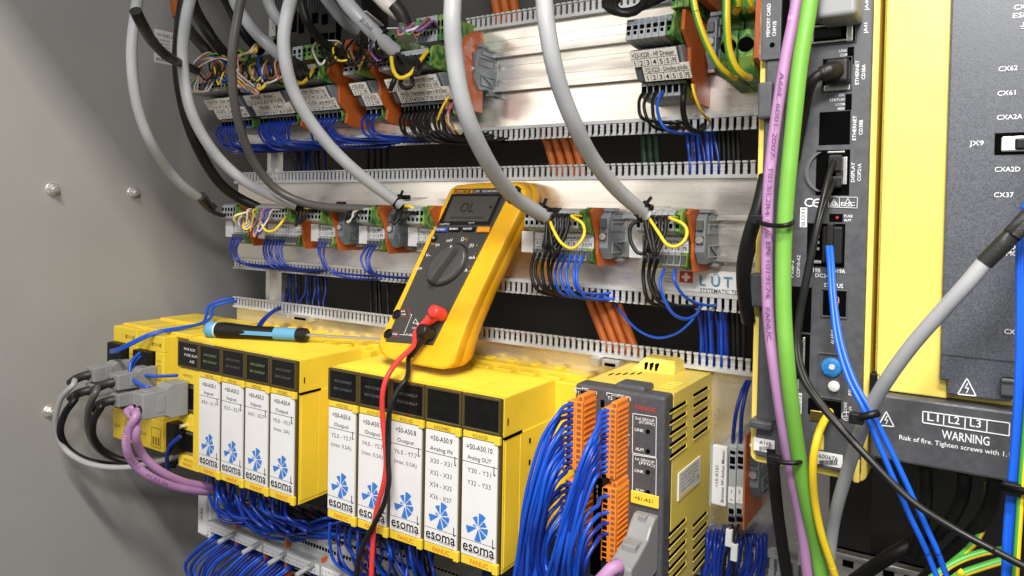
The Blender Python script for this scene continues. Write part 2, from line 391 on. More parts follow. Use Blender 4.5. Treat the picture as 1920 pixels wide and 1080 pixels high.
for (u0, v0, u1, v1, lab) in ((525, 588, 580, 600, 'small metal clip on the bottom plate behind the screwdriver'), (1108, 672, 1160, 688, 'small metal clip on the bottom plate left of the slotted unit roof')):
    x0, x1, z0, z1 = rect(u0, v0, u1, v1, -.012); t = thing('rail_clip', lab, 'metal clip', (x0, -.012, z0), 'metal clips on the bottom plate'); wd = x1 - x0
    m = MB(); m.box(x0, x0 + wd * .35, -.016, -.0002, z0, z1); m.box(x0 + wd * .4, x1, -.012, -.0002, z0, z1 - .001); m.box(x0 + wd * .35, x0 + wd * .4, -.008, -.0002, z0, z1 - .002); m.build('body', 'rail_metal', t, .0004)
    m = MB(); m.box(x0 + wd * .5, x1 - wd * .12, -.0124, -.004, z0 + .001, z0 + .0035); m.build('slot', 'void', t)
# ================================================================== terminal strips of the middle row
def wires_down(a, b_, mt, label, group, r=.0011, sag=.03, out=.018, jit=.002, n=8, cat='wire'):
    pass
YM = -.034
TERM2 = [(0, .0205), (-.046, .0205), (-.0515, .0180), (-.0525, .0050), (-.046, .0028), (-.0335, .0015), (-.0335, -.0105), (-.036, -.0112), (-.038, -.0205), (-.030, -.0235), (0, -.0235)]
EARTH2 = [(-.004, .0215), (-.047, .0215), (-.0530, .0185), (-.0540, .0042), (-.036, -.0008), (-.022, .0065), (-.004, .0085)]
PLATE2 = [(0, .0215), (-.042, .0215), (-.047, .0180), (-.040, .006), (-.035, -.004), (-.035, -.015), (-.031, -.0250), (-.002, -.0250), (0, -.024)]
CLAMP2 = [(0, .020), (-.026, .020), (-.033, .014), (-.035, -.010), (-.028, -.019), (-.016, -.017), (-.010, -.020), (0, -.020)]
def shift(poly, z): return [(p[0], p[1] + z) for p in poly]
def end_clamp(x0, x1, label, r, group='grey end clamps on the rails', polys=CLAMP2):
    t = thing('end_clamp', label, 'end clamp', (x0, 0, r), group)
    x1 = x0 + min(x1 - x0, .0085)
    m = MB(); m.yz(shift(polys, r), x0, x1 - .0012); m.build('body', 'clamp_grey', t, .0006)
    m = MB(); c = x1 - .0014
    for a in ((.006, .026, .0125, .0185), (.006, .029, .003, .0105), (.004, .027, -.0145, -.005)):      # rim ribs on the right face
        m.box(c, x1, -a[0], -a[1], r + a[2], r + a[2] + .0012); m.box(c, x1, -a[0], -a[1], r + a[3] - .0012, r + a[3])
        m.box(c, x1, -a[1] + .0012, -a[1], r + a[2] + .0012, r + a[3] - .0012); m.box(c, x1, -a[0], -a[0] - .0012, r + a[2] + .0012, r + a[3] - .0012)
    m.yz(shift([(-.005, -.0125), (-.006, -.0145), (-.022, -.007), (-.021, -.0055)], r), c, x1); m.build('ribs', 'clamp_grey', t, .0002, 1)
    m = MB(); m.box(x0 + .0015, x1 - .0025, -.0368, -.034, r + .006, r + .013); m.box(x0 + .0012, x1 - .0022, -.0362, -.033, r - .004, r + .002); m.each('recess', 'term_dark', t)
    m = MB(); m.lathe([(0, .0026), (.002, .0026)], ((x0 + x1) / 2 - .0005, -.0352, r - .001), -YA, 16); m.build('screw', 'steel', t)
    m = MB(); m.box(x0 + .001, x1 + .001, -.030, -.018, r + .0185, r + .0215); m.box(x0 + .002, x1 + .002, -.012, -.003, r - .0215, r - .019); m.build('foot', 'clamp_grey', t, .0005)
def strip2(name_txt, u0, u1, n, label, green=.25, tabu=None, orange=None, clamp=None, title=True, extra_left=0, clamp_label=None):
    r = R2; ym = YM
    x0, x1 = P(u0, 445, ym).x, P(u1, 450, ym).x; pw = (x1 - x0) / n
    t = thing('terminal_strip', label, 'terminal block', ((x0 + x1) / 2, 0, r), 'terminal strips on the middle rail')
    m = MB(); m2 = MB(); m3 = MB(); m4 = MB(); m5 = MB()
    for k in range(n):
        x = x0 + pw * k
        (m2 if k == n - 1 else m).yz(shift(TERM2, r), x + .0002, x + pw - .0002)
        cxp = x + pw / 2
        for (zz, yy, w_, h_) in ((.0145, -.0520, .30, .0020), (.0088, -.0526, .24, .0015)): m3.box(cxp - pw * w_, cxp + pw * w_, yy, yy + .003, r + zz - h_, r + zz + h_)
        q = pw * .36
        m4.obox((cxp, -.0376, r - .0160), (q, 0, 0), (0, .0012, 0), (0, -.0004, .0032))
    m.build('housing', 'term_grey', t, .0003, 1)
    m2.yz(shift(EARTH2, r), x1 - .0002, x1 + .0012)
    m2.build('earth_terminal', 'earth_green', t, .0004, 1)
    m3.build('test_socket', 'void', t); m4.build('wire_socket', 'term_dark', t)
    m = MB(); hz = .0110
    m.box(x0 + .0003, x1 - .0003, ym - .0008, ym + .001, r - .0108, r + .0002); mk = m.build('marker_strip', 'paper', t)
    m = MB(); yl = ym - .0009
    for i in range(n):
        s_ = 'PE' if i == n - 1 else str(i + 1)
        text(m, s_, (x0 + pw * (i + .5), yl, r - .0077), XA, ZA, width=min(pw * .62, .0016 * len(s_) + .0004), height=.0030, bold=.01)
        if i: m.box(x0 + pw * i - .00012, x0 + pw * i + .00012, yl, yl + .0005, r - .0106, r - .0052)
    m.box(x0 + .0004, x1 - .0004, yl, yl + .0005, r - .0052, r - .0049)
    if name_txt: text(m, name_txt, ((x0 + x1) / 2, yl, r - .0026), XA, ZA, width=min((x1 - x0) * .84, len(name_txt) * .0022), height=.0030, bold=.012)
    m.build('lettering', 'ink', mk)
    if tabu:
        a, c_ = P(tabu[0], 437, YM).x, P(tabu[1], 437, YM).x
        m = MB(); m.box(a, c_, YM - .001, YM + .004, r - .0165, r + .0012); m.build('marker_holder', 'paper', t, .0006)
        m = MB(); m.box(a + .0005, c_ - .0005, YM + .004, -.001, r - .014, r - .002); m.build('holder_foot', 'term_grey', t, .0005)
    if orange:
        a = x1 + .0016
        m = MB(); m.yz(shift(PLATE2, r), a, a + .0026); m.build('end_plate', 'end_orange', t, .0003, 1)
    if clamp:
        a = x1 + .0046; c_ = a + .0085
        end_clamp(a, c_, clamp_label, r)
    return x0, x1, pw
G1 = strip2('', 441, 468, 5, 'small terminal strip at the left end of the middle row, poles one to four', .3, (424, 437), .004, extra_left=.022)
G2 = strip2('AS-Box 3', 503, 565, 11, 'ten-pole terminal strip marked AS-Box 3 with many coloured wires', .22, (485, 497), .013)
G3 = strip2('Op. Panel bottom', 602, 628, 4, 'short terminal strip marked Op. Panel bottom with three blue wires', .9, (584, 598), .014, (634, 668), extra_left=.03, clamp_label='grey end clamp between the Op. Panel strip and the 2-Pos. Mech strip')
G4 = strip2('2-Pos. Mech', 694, 721, 4, 'short terminal strip marked 2-Pos. Mech with green earth block', .9, (674, 689), .014, (728, 758), extra_left=.03, clamp_label='grey end clamp left of the strip marked Head, close to the multimeter')
G5 = strip2('Head Temp.', 787, 818, 4, 'terminal strip marked Head half hidden behind the left edge of the multimeter', .9, (766, 784), .014, extra_left=.026)
G6 = strip2('Coolant transducer', 1004, 1114, 11, 'long terminal strip marked Coolant right of the multimeter, black and blue wires below', .32, (979, 1001), .006, (1120, 1160), extra_left=.014, clamp_label='grey end clamp beside the strip marked Coolant')
G7 = strip2('=40-X150 Hydraulic', 1209, 1292, 7, 'terminal strip numbered one to six at the right end of the middle row', .3, (1181, 1206), .006, (1296, 1336), extra_left=.014, clamp_label='grey end clamp at the right end of the middle row on the bare rail')
def wire(mt, l, label, group, r=.0011, cat='wire', n=8, stripe=None, name='wire'):
    return tag(MB().tube(l, r, n, stripe=stripe).build(name, mt), label, cat, group)
def J(a): return random.uniform(-a, a)
def drop(x, r, mt, label, group, land, rad=.0012, y0=-.038, z0=-.0155, bow=.011, side=None):
    a = Vector((x, y0 + .004, r + z0 + .002)); l = Vector(land)
    d = l - a
    p1 = a + Vector((0, -.006, -.005)); p2 = a + Vector((d.x * .12 + J(.0015), -bow + J(.002), d.z * .5)); p3 = a + Vector((d.x * .45 + J(.002), -bow * .75, d.z * .88))
    return wire(mt, [a, p1, p2, p3, l + Vector((-.004 if d.x > 0 else .004, -.004, -.001)), l, l + Vector((.004, .012, 0))], label, group, rad)
def drops(G, idx, mts, dx, label, group, r=R2, zl=-.0655, rad=.0012, **k):
    x0, x1, pw = G
    for i in idx:
        x = x0 + pw * (i + .5); mt = mts if isinstance(mts, str) else mts[i % len(mts)]
        drop(x, r, mt, label, group, (x + dx + J(.003) + pw * .35 * (len(idx) - i), -.006, zl + J(.003)), rad, **k)
drops(G1, (0, 1, 2, 3), 'shaded_blue', .03, 'shaded blue wire hanging below the leftmost strip of the middle row', 'blue wires below the leftmost middle strip', rad=.0011)
drops(G2, range(7), 'shaded_blue', .028, 'shaded blue wire looping below the strip marked AS-Box 3', 'blue wires below the AS-Box 3 strip', rad=.0011)
drops(G3, range(3), 'shaded_blue', .045, 'shaded blue wire curving below the strip marked Op. Panel bottom', 'blue wires below the Op. Panel strip', rad=.0011)
drops(G4, range(3), 'shaded_blue', .022, 'shaded blue wire below the strip marked 2-Pos. Mech, left of the multimeter', 'blue wires below the 2-Pos. Mech strip', rad=.0011, bow=.016)
drops(G6, range(5), 'black_cable', .018, 'glossy black wire below the strip marked Coolant', 'black wires below the Coolant strip', rad=.00145, bow=.015)
drops(G6, range(5, 10), 'wire_blue', .020, 'bright blue wire below the strip marked Coolant', 'blue wires below the Coolant strip', rad=.0012, bow=.015)
drops(G7, range(3), 'black_cable', .020, 'glossy black wire below the right end strip of the middle row', 'black wires below the right end strip', rad=.00145, bow=.016)
x0, x1, pw = G7
wire('wire_blue', pts([(1246, 505, -.045), (1238, 530, -.055), (1245, 560, -.055), (1262, 588, -.05), (1285, 598, -.04), (1305, 590, -.025), (1312, 575, -.01)]), 'bright blue wire sweeping below the comb from the fourth pole of the right strip', None, .0012)
wire('wire_blue', pts([(1266, 505, -.045), (1264, 525, -.052), (1280, 552, -.045), (1305, 568, -.03), (1335, 573, -.012), (1345, 570, .002)]), 'bright blue wire lying over the Swiss cross sticker into the comb', None, .0012)
wire('wire_blue', pts([(1152, 568, .01), (1168, 590, -.006), (1195, 618, -.012), (1230, 633, -.014), (1265, 627, -.012), (1292, 607, -.01), (1308, 585, -.006), (1312, 572, .01)]), 'single blue wire hanging in a wide loop in the dark gap', None, .0011)
# ================================================================== terminal blocks of the top row
TOP1 = [(0, .0165), (-.056, .0165), (-.0645, .0140), (-.0670, -.0010), (-.050, -.0030), (0, -.0028)]
EARTH1 = [(-.004, .0180), (-.057, .0180), (-.0655, .0150), (-.0682, -.0022), (-.052, -.0035), (-.040, -.0030), (-.026, .004), (-.004, .005)]
MID1 = [(0, -.003), (-.050, -.0045), (-.0575, -.0065), (-.0425, -.0265), (0, -.0265)]
BOT1 = [(0, -.0268), (-.036, -.0268), (-.034, -.0375), (-.028, -.0395), (0, -.0395)]
PLATE1 = [(0, .022), (-.046, .023), (-.058, .018), (-.060, .004), (-.046, -.006), (-.045, -.022), (-.034, -.030), (-.036, -.040), (-.030, -.043), (0, -.043)]
def strip1(u0, u1, vt, n, lines, label, nums, green=.25, orange=None, circles=False, stag=.0, upper=True, labelw=1.0):
    r = R1; yt, zt, yb, zb = -.0578, r - .0065, -.0428, r - .0265
    x0, x1 = P(u0, vt, yt).x, P(u1, vt, yt).x; pw = (x1 - x0) / n
    t = thing('terminal_block', label, 'terminal block', ((x0 + x1) / 2, 0, r), 'double deck terminal blocks on the top rail')
    m = MB(); md = MB(); ms = MB(); mg = MB(); mc = MB(); mbk = MB()
    for i in range(n):
        a, c_ = x0 + pw * i + .00018, x0 + pw * (i + 1) - .00018; cx_ = (a + c_) / 2
        g = i == n - 1
        if upper:
            (mg if g else m).yz(shift(TOP1, r), a, c_)
            
            def onface(s_, o=.0004): return (-.0645 - .0025 * s_ - o, r + .0140 - .0150 * s_)
            for s_, hw, hh in ((.42, .3, .0014), (.68, .2, .0011)):
                y_, z_ = onface(s_); ms.obox((cx_, y_, z_), (pw * hw, 0, 0), (0, .0005, 0), (0, 0, hh))
            if circles:
                y_, z_ = onface(.16); mc.lathe([(0, pw * .36), (.0006, pw * .34)], (cx_, y_, z_), -YA, 18)
        md.yz(shift(MID1, r), a, c_)
        (mg if g else mbk).yz(shift(BOT1, r), a, c_)
        ms.obox((cx_, -.0362, r - .032), (pw * .32, 0, 0), (0, .0006, 0), (0, 0, .0026))
    if upper: m.build('upper_deck', 'term_grey', t, .0003, 1)
    if upper: mg.yz(shift(EARTH1, r), x1 - .0002, x1 + .0014)
    mg.build('earth_terminal', 'earth_green', t, .0005, 1)
    md.build('middle_deck', 'term_dark', t, .0003, 1); mbk.build('lower_deck', 'term_grey', t, .0003, 1)
    ms.build('wire_socket', 'void', t)
    if circles: mc.each('release_button', 'clamp_grey', t)
    # marker strips: two tiers on the tilted face, the lower one shifted right
    up = Vector((0, yt - yb, zt - zb)).normalized(); nrm = XA.cross(up); H = math.hypot(yt - yb, zt - zb)
    o = Vector((x0, yb, zb)) + nrm * .0006
    for tier in (0, 1):
        hh = H * .5 - .0003; base = o + up * (H * .5 if tier == 0 else 0) + XA * (stag if tier else 0) + nrm * (.0010 if tier == 0 else .0004)
        wd = (x1 - x0) * labelw
        mk = MB(); mk.obox(base + XA * wd / 2 + up * hh / 2, XA * wd / 2, up * hh / 2, nrm * .0005); mko = mk.build('marker_strip', 'warm_paper', t)
        ml = MB()
        pn = wd / nums
        for i in range(nums):
            s_ = 'PE' if i == nums - 1 else ('S' if circles and i == nums - 2 else str(i + 1))
            text(ml, s_, base + XA * pn * (i + .5) + up * hh * .25 + nrm * .0005, XA, up, width=min(pn * .6, .0017 * len(s_)), height=hh * .34, bold=.01)
            if i: ml.obox(base + XA * pn * i + up * hh * .25 + nrm * .0006, XA * .00011, up * hh * .25, nrm * .0001)
        ml.obox(base + XA * wd / 2 + up * hh * .52 + nrm * .0006, XA * wd / 2, up * .0001, nrm * .0001)
        text(ml, lines[tier], base + XA * wd * .5 + up * hh * .76 + nrm * .0005, XA, up, width=min(wd * .9, len(lines[tier]) * .0021), height=hh * .32, bold=.014)
        ml.build('lettering', 'ink', mko)
    m = MB(); m.yz(shift(MID1, r), x1 + .0004, x1 + .0032); m.build('side_cover', 'clamp_grey', t, .0008)
    if orange:
        m = MB(); m.yz(shift(PLATE1, r), x1 + .0036, x1 + .0036 + .0028)
        m.build('end_plate', 'end_orange', t, .0003, 1)
    return x0, x1, pw
T1 = strip1(384, 441, 186, 9, ('=15-X750 - Door switch', '=15-X751 - Coolant sensor'), 'double deck terminal block at the left end of the top row, marker strip tilted', 9, .3, None, stag=.006)
T2 = strip1(457, 526, 172, 11, ('=50-X602 - AS-Box 2', '=50-X601 - AS-Box 1'), 'double deck terminal block marked AS-Box 2 and AS-Box 1', 11, .3, .004, stag=.005)
T3 = strip1(555, 610, 162, 7, ('=15-X740 - Op. Panel Top', '=15-X750 - Limit switch W'), 'double deck terminal block marked Op. Panel Top behind the light grey cable', 7, .7, .016, stag=.005)
T4 = strip1(656, 686, 160, 3, ('=15-X54', '=15-X53'), 'narrow three-pole terminal block between two orange plates', 3, .6, .015, stag=.008)
T5 = strip1(722, 818, 150, 12, ('=14-X201 - Preproduction System Kraft & Bauer', '=14-X202 - Preproduction System Kraft & Bauer'), 'long double deck terminal block marked Preproduction System above black wires', 12, .28, None, stag=.008)
T6 = strip1(1181, 1268, 98, 7, ('=23-X230 - HF Dresser', '=22-X220 - Grinding spindle'), 'double deck terminal block marked HF Dresser and Grinding spindle', 7, .34, .007, circles=True, stag=.007)
# round-topped orange plate and clamp right of the long block
m = MB(); xo = P(868, 120, -.045).x
m.yz(shift([(-.020, .034)] + [(-.020 - .032 * math.sin(a), .006 + .028 * math.cos(a)) for a in [k * math.pi / 16 for k in range(1, 9)]] + [(-.052, -.012), (-.046, -.028), (-.042, -.038), (-.020, -.038)], R1), xo, xo + .004)
tag(m.build('partition_plate', 'end_orange', None, .0004), 'tall orange partition plate with rounded top beside the thick grey cable', 'partition plate')
end_clamp(P(877, 140, -.036).x, P(912, 140, -.036).x, 'grey end clamp in front of the round orange partition plate, top row', R1)
end_clamp(P(1322, 90, -.036).x, P(1352, 90, -.036).x, 'grey end clamp right of the block marked HF Dresser', R1)
# earth terminals next to the controller
t = thing('earth_terminal_block', 'large green and yellow earth terminal block beside the controller at top', 'earth terminal', P(1380, 100, 0))
for k, (u0, u1) in enumerate(((1352, 1384), (1385, 1416))):
    m = MB(); a, c_ = P(u0, 100, -.05).x, P(u1, 100, -.05).x
    m.yz(shift([(0, .05), (-.046, .048), (-.052, .030), (-.048, .012), (-.036, .010), (-.036, .004), (-.050, .001), (-.054, -.018), (-.046, -.030), (0, -.034)], R1), a, c_ - .0004)
    m.build('housing', 'earth_green', t, .0012)
    m = MB()
    for z in (.036, -.010): m.lathe([(0, .0052), (.002, .0052)], ((a + c_) / 2, -.051 if z > 0 else -.0515, R1 + z), -YA, 20)
    m.build('wire_socket', 'void', t)
m = MB(); a = P(1417, 100, -.05).x; m.yz(shift([(0, .05), (-.05, .048), (-.055, -.02), (0, -.036)], R1), a, a + .003); m.build('end_plate', 'end_orange', t)
def pe(l, r, label, group=None, mts=('wire_yellow', 'wire_green'), stripe=(0, 1, 2, 3, 4), twist=.0):
    return cable('earth_wire', mts, l, r, label, 'earth wire', group, 16, stripe=stripe, twist=twist)
pe([(1296, -20, -.10), (1305, 25, -.10), (1322, 75, -.095), (1345, 120, -.085), (1367, 142, -.07), (1378, 147, -.05)], .0022, 'thick yellow and green earth wire entering the left earth terminal')
pe([(1362, -20, -.09), (1362, 40, -.09), (1366, 90, -.085), (1378, 125, -.08), (1395, 143, -.07), (1405, 146, -.05)], .0025, 'thick yellow and green earth wire entering the right earth terminal')
pe([(1378, -20, -.075), (1384, 8, -.07), (1380, 22, -.05)], .0026, 'short yellow and green earth wire at the top edge, left of pair')
pe([(1395, -20, -.075), (1404, 5, -.07), (1408, 18, -.05)], .0026, 'short yellow and green earth wire at the top edge beside the controller')
# wires below the top row
def drops1(G, idx, mt, dx, label, group, rad=.0012, dz=-.0275, bow=.010):
    x0, x1, pw = G
    for j, i in enumerate(idx):
        x = x0 + pw * (i + .5); m_ = mt if isinstance(mt, str) else mt[j % len(mt)]
        a = Vector((x, -.033, R1 - .033)); l = Vector((x + dx * (1 - .45 * j / max(1, len(idx))) + J(.004), -.006, .0695 + J(.004)))
        d = l - a
        wire(m_, [a, a + Vector((.0005, -.009, -.004)), a + Vector((d.x * .05 + J(.001), -.014, d.z * .55)), a + Vector((d.x * .34 + J(.002), -.014 + J(.003), d.z * 1.08)), l + Vector((-.008, -.007, -.002 + J(.0015))), l, l + Vector((.005, .012, 0))], label, group, rad)
drops1(T1, range(0, 9), 'shaded_blue', .062, 'shaded blue wire at the far left below the top row', 'blue wires below the leftmost top block', .0012)
drops1(T2, range(2, 11), 'shaded_blue', .06, 'shaded blue wire below the block marked AS-Box 2', 'blue wires below the AS-Box 2 block', .0012)
drops1(T2, range(1, 10), 'shaded_blue', .072, 'shaded blue wire below the block marked AS-Box 2', 'blue wires below the AS-Box 2 block', .0012)
drops1(T3, list(range(1, 7)) * 2, 'shaded_blue', .07, 'shaded blue wire below the block marked Op. Panel Top', 'blue wires below the Op. Panel Top block', .0012)
drops1(T4, (0, 1, 2, 2), 'shaded_blue', .058, 'shaded blue wire below the narrow block between orange plates', 'blue wires below the narrow top block', .0012)
drops1(T5, range(1, 12), 'black_cable', .05, 'black wire in the sweep below the Preproduction System block', 'black wires below the Preproduction System block', .0013)
drops1(T5, range(3, 12, 2), 'black_cable', .06, 'black wire in the sweep below the Preproduction System block', 'black wires below the Preproduction System block', .0013)
drops1(T6, (0, 1, 2), 'black_cable', .016, 'black wire below the block marked HF Dresser', 'black wires below the HF Dresser block', .0013)
drops1(T6, (3, ), 'wire_blue', .022, 'bright blue wire below the block marked HF Dresser', None, .0012)
wire('black_cable', pts([(1284, 162, -.04), (1281, 185, -.045), (1282, 215, -.04), (1292, 240, -.03), (1312, 247, -.02), (1318, 235, -.004)]), 'thick black sleeved lead below the block marked HF Dresser', None, .0022)
wire(('wire_yellow', 'wire_green'), pts([(1298, 158, -.045), (1303, 180, -.045), (1315, 208, -.035), (1330, 226, -.012), (1332, 232, .004)]), 'thin yellow and green wire below the block marked HF Dresser', None, .0011, stripe=(2, 3, 4))
wire('wire_yellow', pts([(843, 178, -.045), (828, 205, -.05), (821, 232, -.045), (835, 258, -.03), (845, 268, -.012)]), 'yellow wire beside the black sweep of wires, top row', None, .0011)
for k in range(9):
    mt = ('wire_pink', 'wire_brown', 'wire_violet', 'red_rubber', 'wire_white', 'wire_violet', 'wire_brown', 'wire_pink', 'wire_yellow')[k]
    wire(mt, pts([(846 + J(8), 190 + J(6), -.04), (832 + J(6) + k, 222 + J(4), -.04), (845 + k * 2, 250 + J(3), -.03), (872 + J(5), 268 + J(3), -.012)]), 'thin coloured signal wire fanning out right of the black sweep', 'thin coloured wires right of the black sweep', .0007)
# ================================================================== yellow module racks
YF, ZT, ZB, MW = -.110, -.1355, -.2660, .0360
HH = ZT - ZB
def zf(f): return ZT - HH * f
def rack_base(x0, x1, label):
    t = thing('rack_base', label, 'rack base', (x0, 0, ZB), 'yellow back plates of the module racks')
    m = MB(); m.box(x0, x1, -.018, -.0005, ZB - .004, ZT + .004)
    m.box(x0 + .004, x1 - .004, -.030, -.018, ZB + .002, ZT - .001); m.build('plate', 'rack_yellow', t, .001)
    m = MB(); x = x0 + .01; 
    while x < x1 - .02: m.box(x, x + .016, -.028, -.019, ZT - .001, ZT + .0016); m.box(x + .002, x + .009, -.012, -.004, ZT + .004, ZT + .0065); x += MW / 1.5
    m.build('latches', 'rack_yellow', t, .0005)
    return t
rack_base(-.700, -.494, 'yellow back plate of the left rack behind four module fronts')
rack_base(-.482, -.268, 'yellow back plate of the right rack reaching behind the dark fronted unit')
def pinwheel(mb, c, R):
    for a0, a1, r_ in ((52, 87, 1.0), (14, 48, .70), (-28, 6, .80), (-68, -34, .82), (-108, -74, .95), (182, 214, 1.0), (152, 174, .42), (95, 128, .74)):
        n = 6; poly = [Vector((math.cos(math.radians(a0 + (a1 - a0) * .5)) * .09, 0, math.sin(math.radians(a0 + (a1 - a0) * .5)) * .09))]
        for k in range(n + 1):
            a = math.radians(a0 + (a1 - a0) * k / n); poly.append(Vector((math.cos(a) * r_, 0, math.sin(a) * r_)))
        mb.add([c + p * R + Vector((0, -.0002, 0)) for p in poly], [tuple(range(len(poly)))])
def io_module(i, x, code, lines, leds, label, glint=0, side=False):
    x1 = x + MW - .0004
    t = thing('control_module', label, 'control module', ((x + x1) / 2, -.06, ZB), 'yellow plug-in modules in the two racks')
    m = MB(); m.box(x, x1, YF + .004, -.031, ZB, ZT)
    y = -.100
    while y < -.034: m.box(x, x1, y, y + .0012, ZT - .0002, ZT + .0009); y += .00215
    if side:
        m.box(x1, x1 + .0008, YF + .026, -.031, ZB + .003, zf(.235)); m.box(x1, x1 + .0006, YF + .006, YF + .0255, ZB + .003, zf(.24))
    m.build('body', 'rack_yellow', t, .0004)
    if side:
        m = MB(); m.box(x1 - .001, x1 + .0011, YF + .004, YF + .028, zf(.236), zf(.222)); m.box(x1 - .001, x1 + .0004, YF + .0085, YF + .0095, zf(.12), zf(.16)); 
        for f_ in (.29, .42): m.box(x1 - .001, x1 + .0012, YF + .0385, YF + .0405, zf(f_ + .03), zf(f_))
        m.each('slit', 'void', t)
    # led window
    m = MB(); m.box(x + .0006, x1 - .0006, YF + .0004, YF + .005, zf(.205), zf(.002)); wn = m.build('indicator_window', 'window_black', t, .0012)
    m = MB(); frame(m, x + .0002, x1 - .0002, zf(.208), zf(0), .0021, YF - .0006, YF + .003); m.build('window_frame', 'smoke', t, .0005)
    if leds:
        m = MB()
        for r_, s_ in enumerate(leds): text(m, s_, (x + MW * .5, YF - .0000, zf(.075 + .05 * r_)), XA, ZA, width=MW * .58, height=.0024)
        m.build('lettering', 'grey_ink' if glint == 0 else 'led_green', wn)
    # door with code strip, card and maker band
    m = MB(); m.box(x + .0004, x1 - .0004, YF + .0012, YF + .0045, ZB + .0004, zf(.21)); d = m.build('door', 'smoke', t, .0005)
    m = MB(); m.box(x + .0012, x1 - .0060, YF + .0002, YF + .002, zf(.252), zf(.213)); m.box(x + .0012, x1 - .0055, YF + .0002, YF + .002, zf(.990), zf(.938)); m.each('name_band', 'rack_yellow', d, .0003)
    m = MB()
    for f0, f1 in ((.212, .262), (.935, .997)): m.box(x1 - .0054, x1 - .0004, YF - .0012, YF + .003, zf(f1), zf(f0))
    m.each('clip', 'rack_yellow', d, .0006)
    m = MB(); m.box(x + .0014, x1 - .0026, YF - .0002, YF + .0012, zf(.932), zf(.258)); cd = m.build('label_card', 'paper', d)
    m = MB(); text(m, code, (x + MW * .47, YF + .0002, zf(.233)), XA, ZA, width=len(code) * .0023, height=.0030, bold=.006); m.build('code_lettering', 'brown_ink', d)
    m = MB(); text(m, 'FANUC', (x + MW * .50, YF + .0002, zf(.964)), XA, ZA, width=.0165, height=.0037, bold=.02); m.build('maker_lettering', 'orange_ink', d)
    yc = YF - .0002; xc = x + MW * .47
    m = MB()
    text(m, lines[0], (xc, yc, zf(.300)), XA, ZA, width=MW * .0655 * len(lines[0]), height=.0041, bold=.008)
    text(m, lines[1], (xc, yc, zf(.362)), XA, ZA, width=min(MW * .6, .0024 * len(lines[1]) + .003), height=.0033, bold=.0)
    m.box(x + .0014, x1 - .0026, yc - .0002, yc, zf(.3925), zf(.390))
    text(m, 'esoma', (x + MW * .485, yc, zf(.874)), XA, ZA, width=MW * .80, height=.0084, bold=.022)
    m.box(x + .0014, x1 - .0026, yc - .0002, yc, zf(.8435), zf(.842))
    for f_ in (.385, .80): m.box(x1 - .0056, x1 - .0051, yc - .0004, yc, zf(f_ + .05), zf(f_)); m.box(x1 - .0056, x1 - .004, yc - .0004, yc, zf(f_ + .05), zf(f_ + .045))
    m.build('lettering', 'ink', cd)
    m = MB()
    for k, s_ in enumerate(lines[2:]):
        f_ = .436 + (.071 if i >= 9 else .060) * k
        text(m, s_, (xc, yc, zf(f_)), XA, ZA, width=MW * min(.66, .066 * len(s_)), height=.0038 if s_[0] != '(' else .0034, bold=-.004)
    text(m, 'THE HAPPY GRINDERS', (x + MW * .42, yc, zf(.909)), XA, ZA, width=MW * .66, height=.0021, bold=-.01)
    m.build('small_lettering', 'grey_ink', cd)
    m = MB(); frame(m, x + MW * .79, x + MW * .84, zf(.918), zf(.901), .0005, yc - .0002, yc); m.build('red_mark', 'red_ink', cd)
    m = MB(); pinwheel(m, Vector((x + MW * .47, yc, zf(.757))), MW * .31); m.build('logo', 'blue_ink', cd)
XA0, XB0 = -.690, -.470
A1, A2 = 'A01234567', 'B01234567'
io_module(1, XA0 + MW, 'AID16L', ('=50-A50.1', 'Input', 'X0.0 - X1.7'), (A1, A2), 'yellow module with card =50-A50.1, first of four in the left rack', 1)
io_module(2, XA0 + 2 * MW, 'AID16L', ('=50-A50.2', 'Input', 'X2.0 - X3.7'), (A1, A2), 'yellow module with card =50-A50.2 in the left rack', 0)
io_module(3, XA0 + 3 * MW, 'AID16L', ('=50-A50.3', 'Input', 'X4.0 - X5.7'), (A1, A2), 'yellow module with card =50-A50.3 in the left rack', 1)
io_module(4, XA0 + 4 * MW, 'AOD08D', ('=50-A50.4', 'Output', 'Y0.0 - Y0.7', '(max. 2A)'), (A1, A2), 'yellow module with card =50-A50.4, right end of the left rack', 0, True)
io_module(6, XB0, 'AOD16D', ('=50-A50.6', 'Output', 'Y2.0 - Y3.7', '(max. 0.5A)'), (A1, A2), 'yellow module with card =50-A50.6, left end of the right rack', 0)
io_module(7, XB0 + MW, 'AOD16D', ('=50-A50.7', 'Output', 'Y4.0 - Y5.7', '(max. 0.5A)'), (A1, A2), 'yellow module with card =50-A50.7 partly behind the red test lead', 0)
io_module(8, XB0 + 2 * MW, 'AOD16D', ('=50-A50.8', 'Output', 'Y6.0 - Y7.7', '(max. 0.5A)'), (A1, A2), 'yellow module with card =50-A50.8 right of the black test lead', 0)
io_module(9, XB0 + 3 * MW, 'AAD04B2', ('=50-A50.9', 'Analog IN', 'X30 - X31', 'X32 - X33', 'X34 - X35', 'X36 - X37'), None, 'yellow module with card =50-A50.9 Analog IN', 0)
io_module(10, XB0 + 4 * MW, 'ADA02B', ('=50-A50.10', 'Analog OUT', 'Y30 - Y31', 'Y32 - Y33'), None, 'yellow module with card =50-A50.10 Analog OUT at the right end of its rack', 0, True)
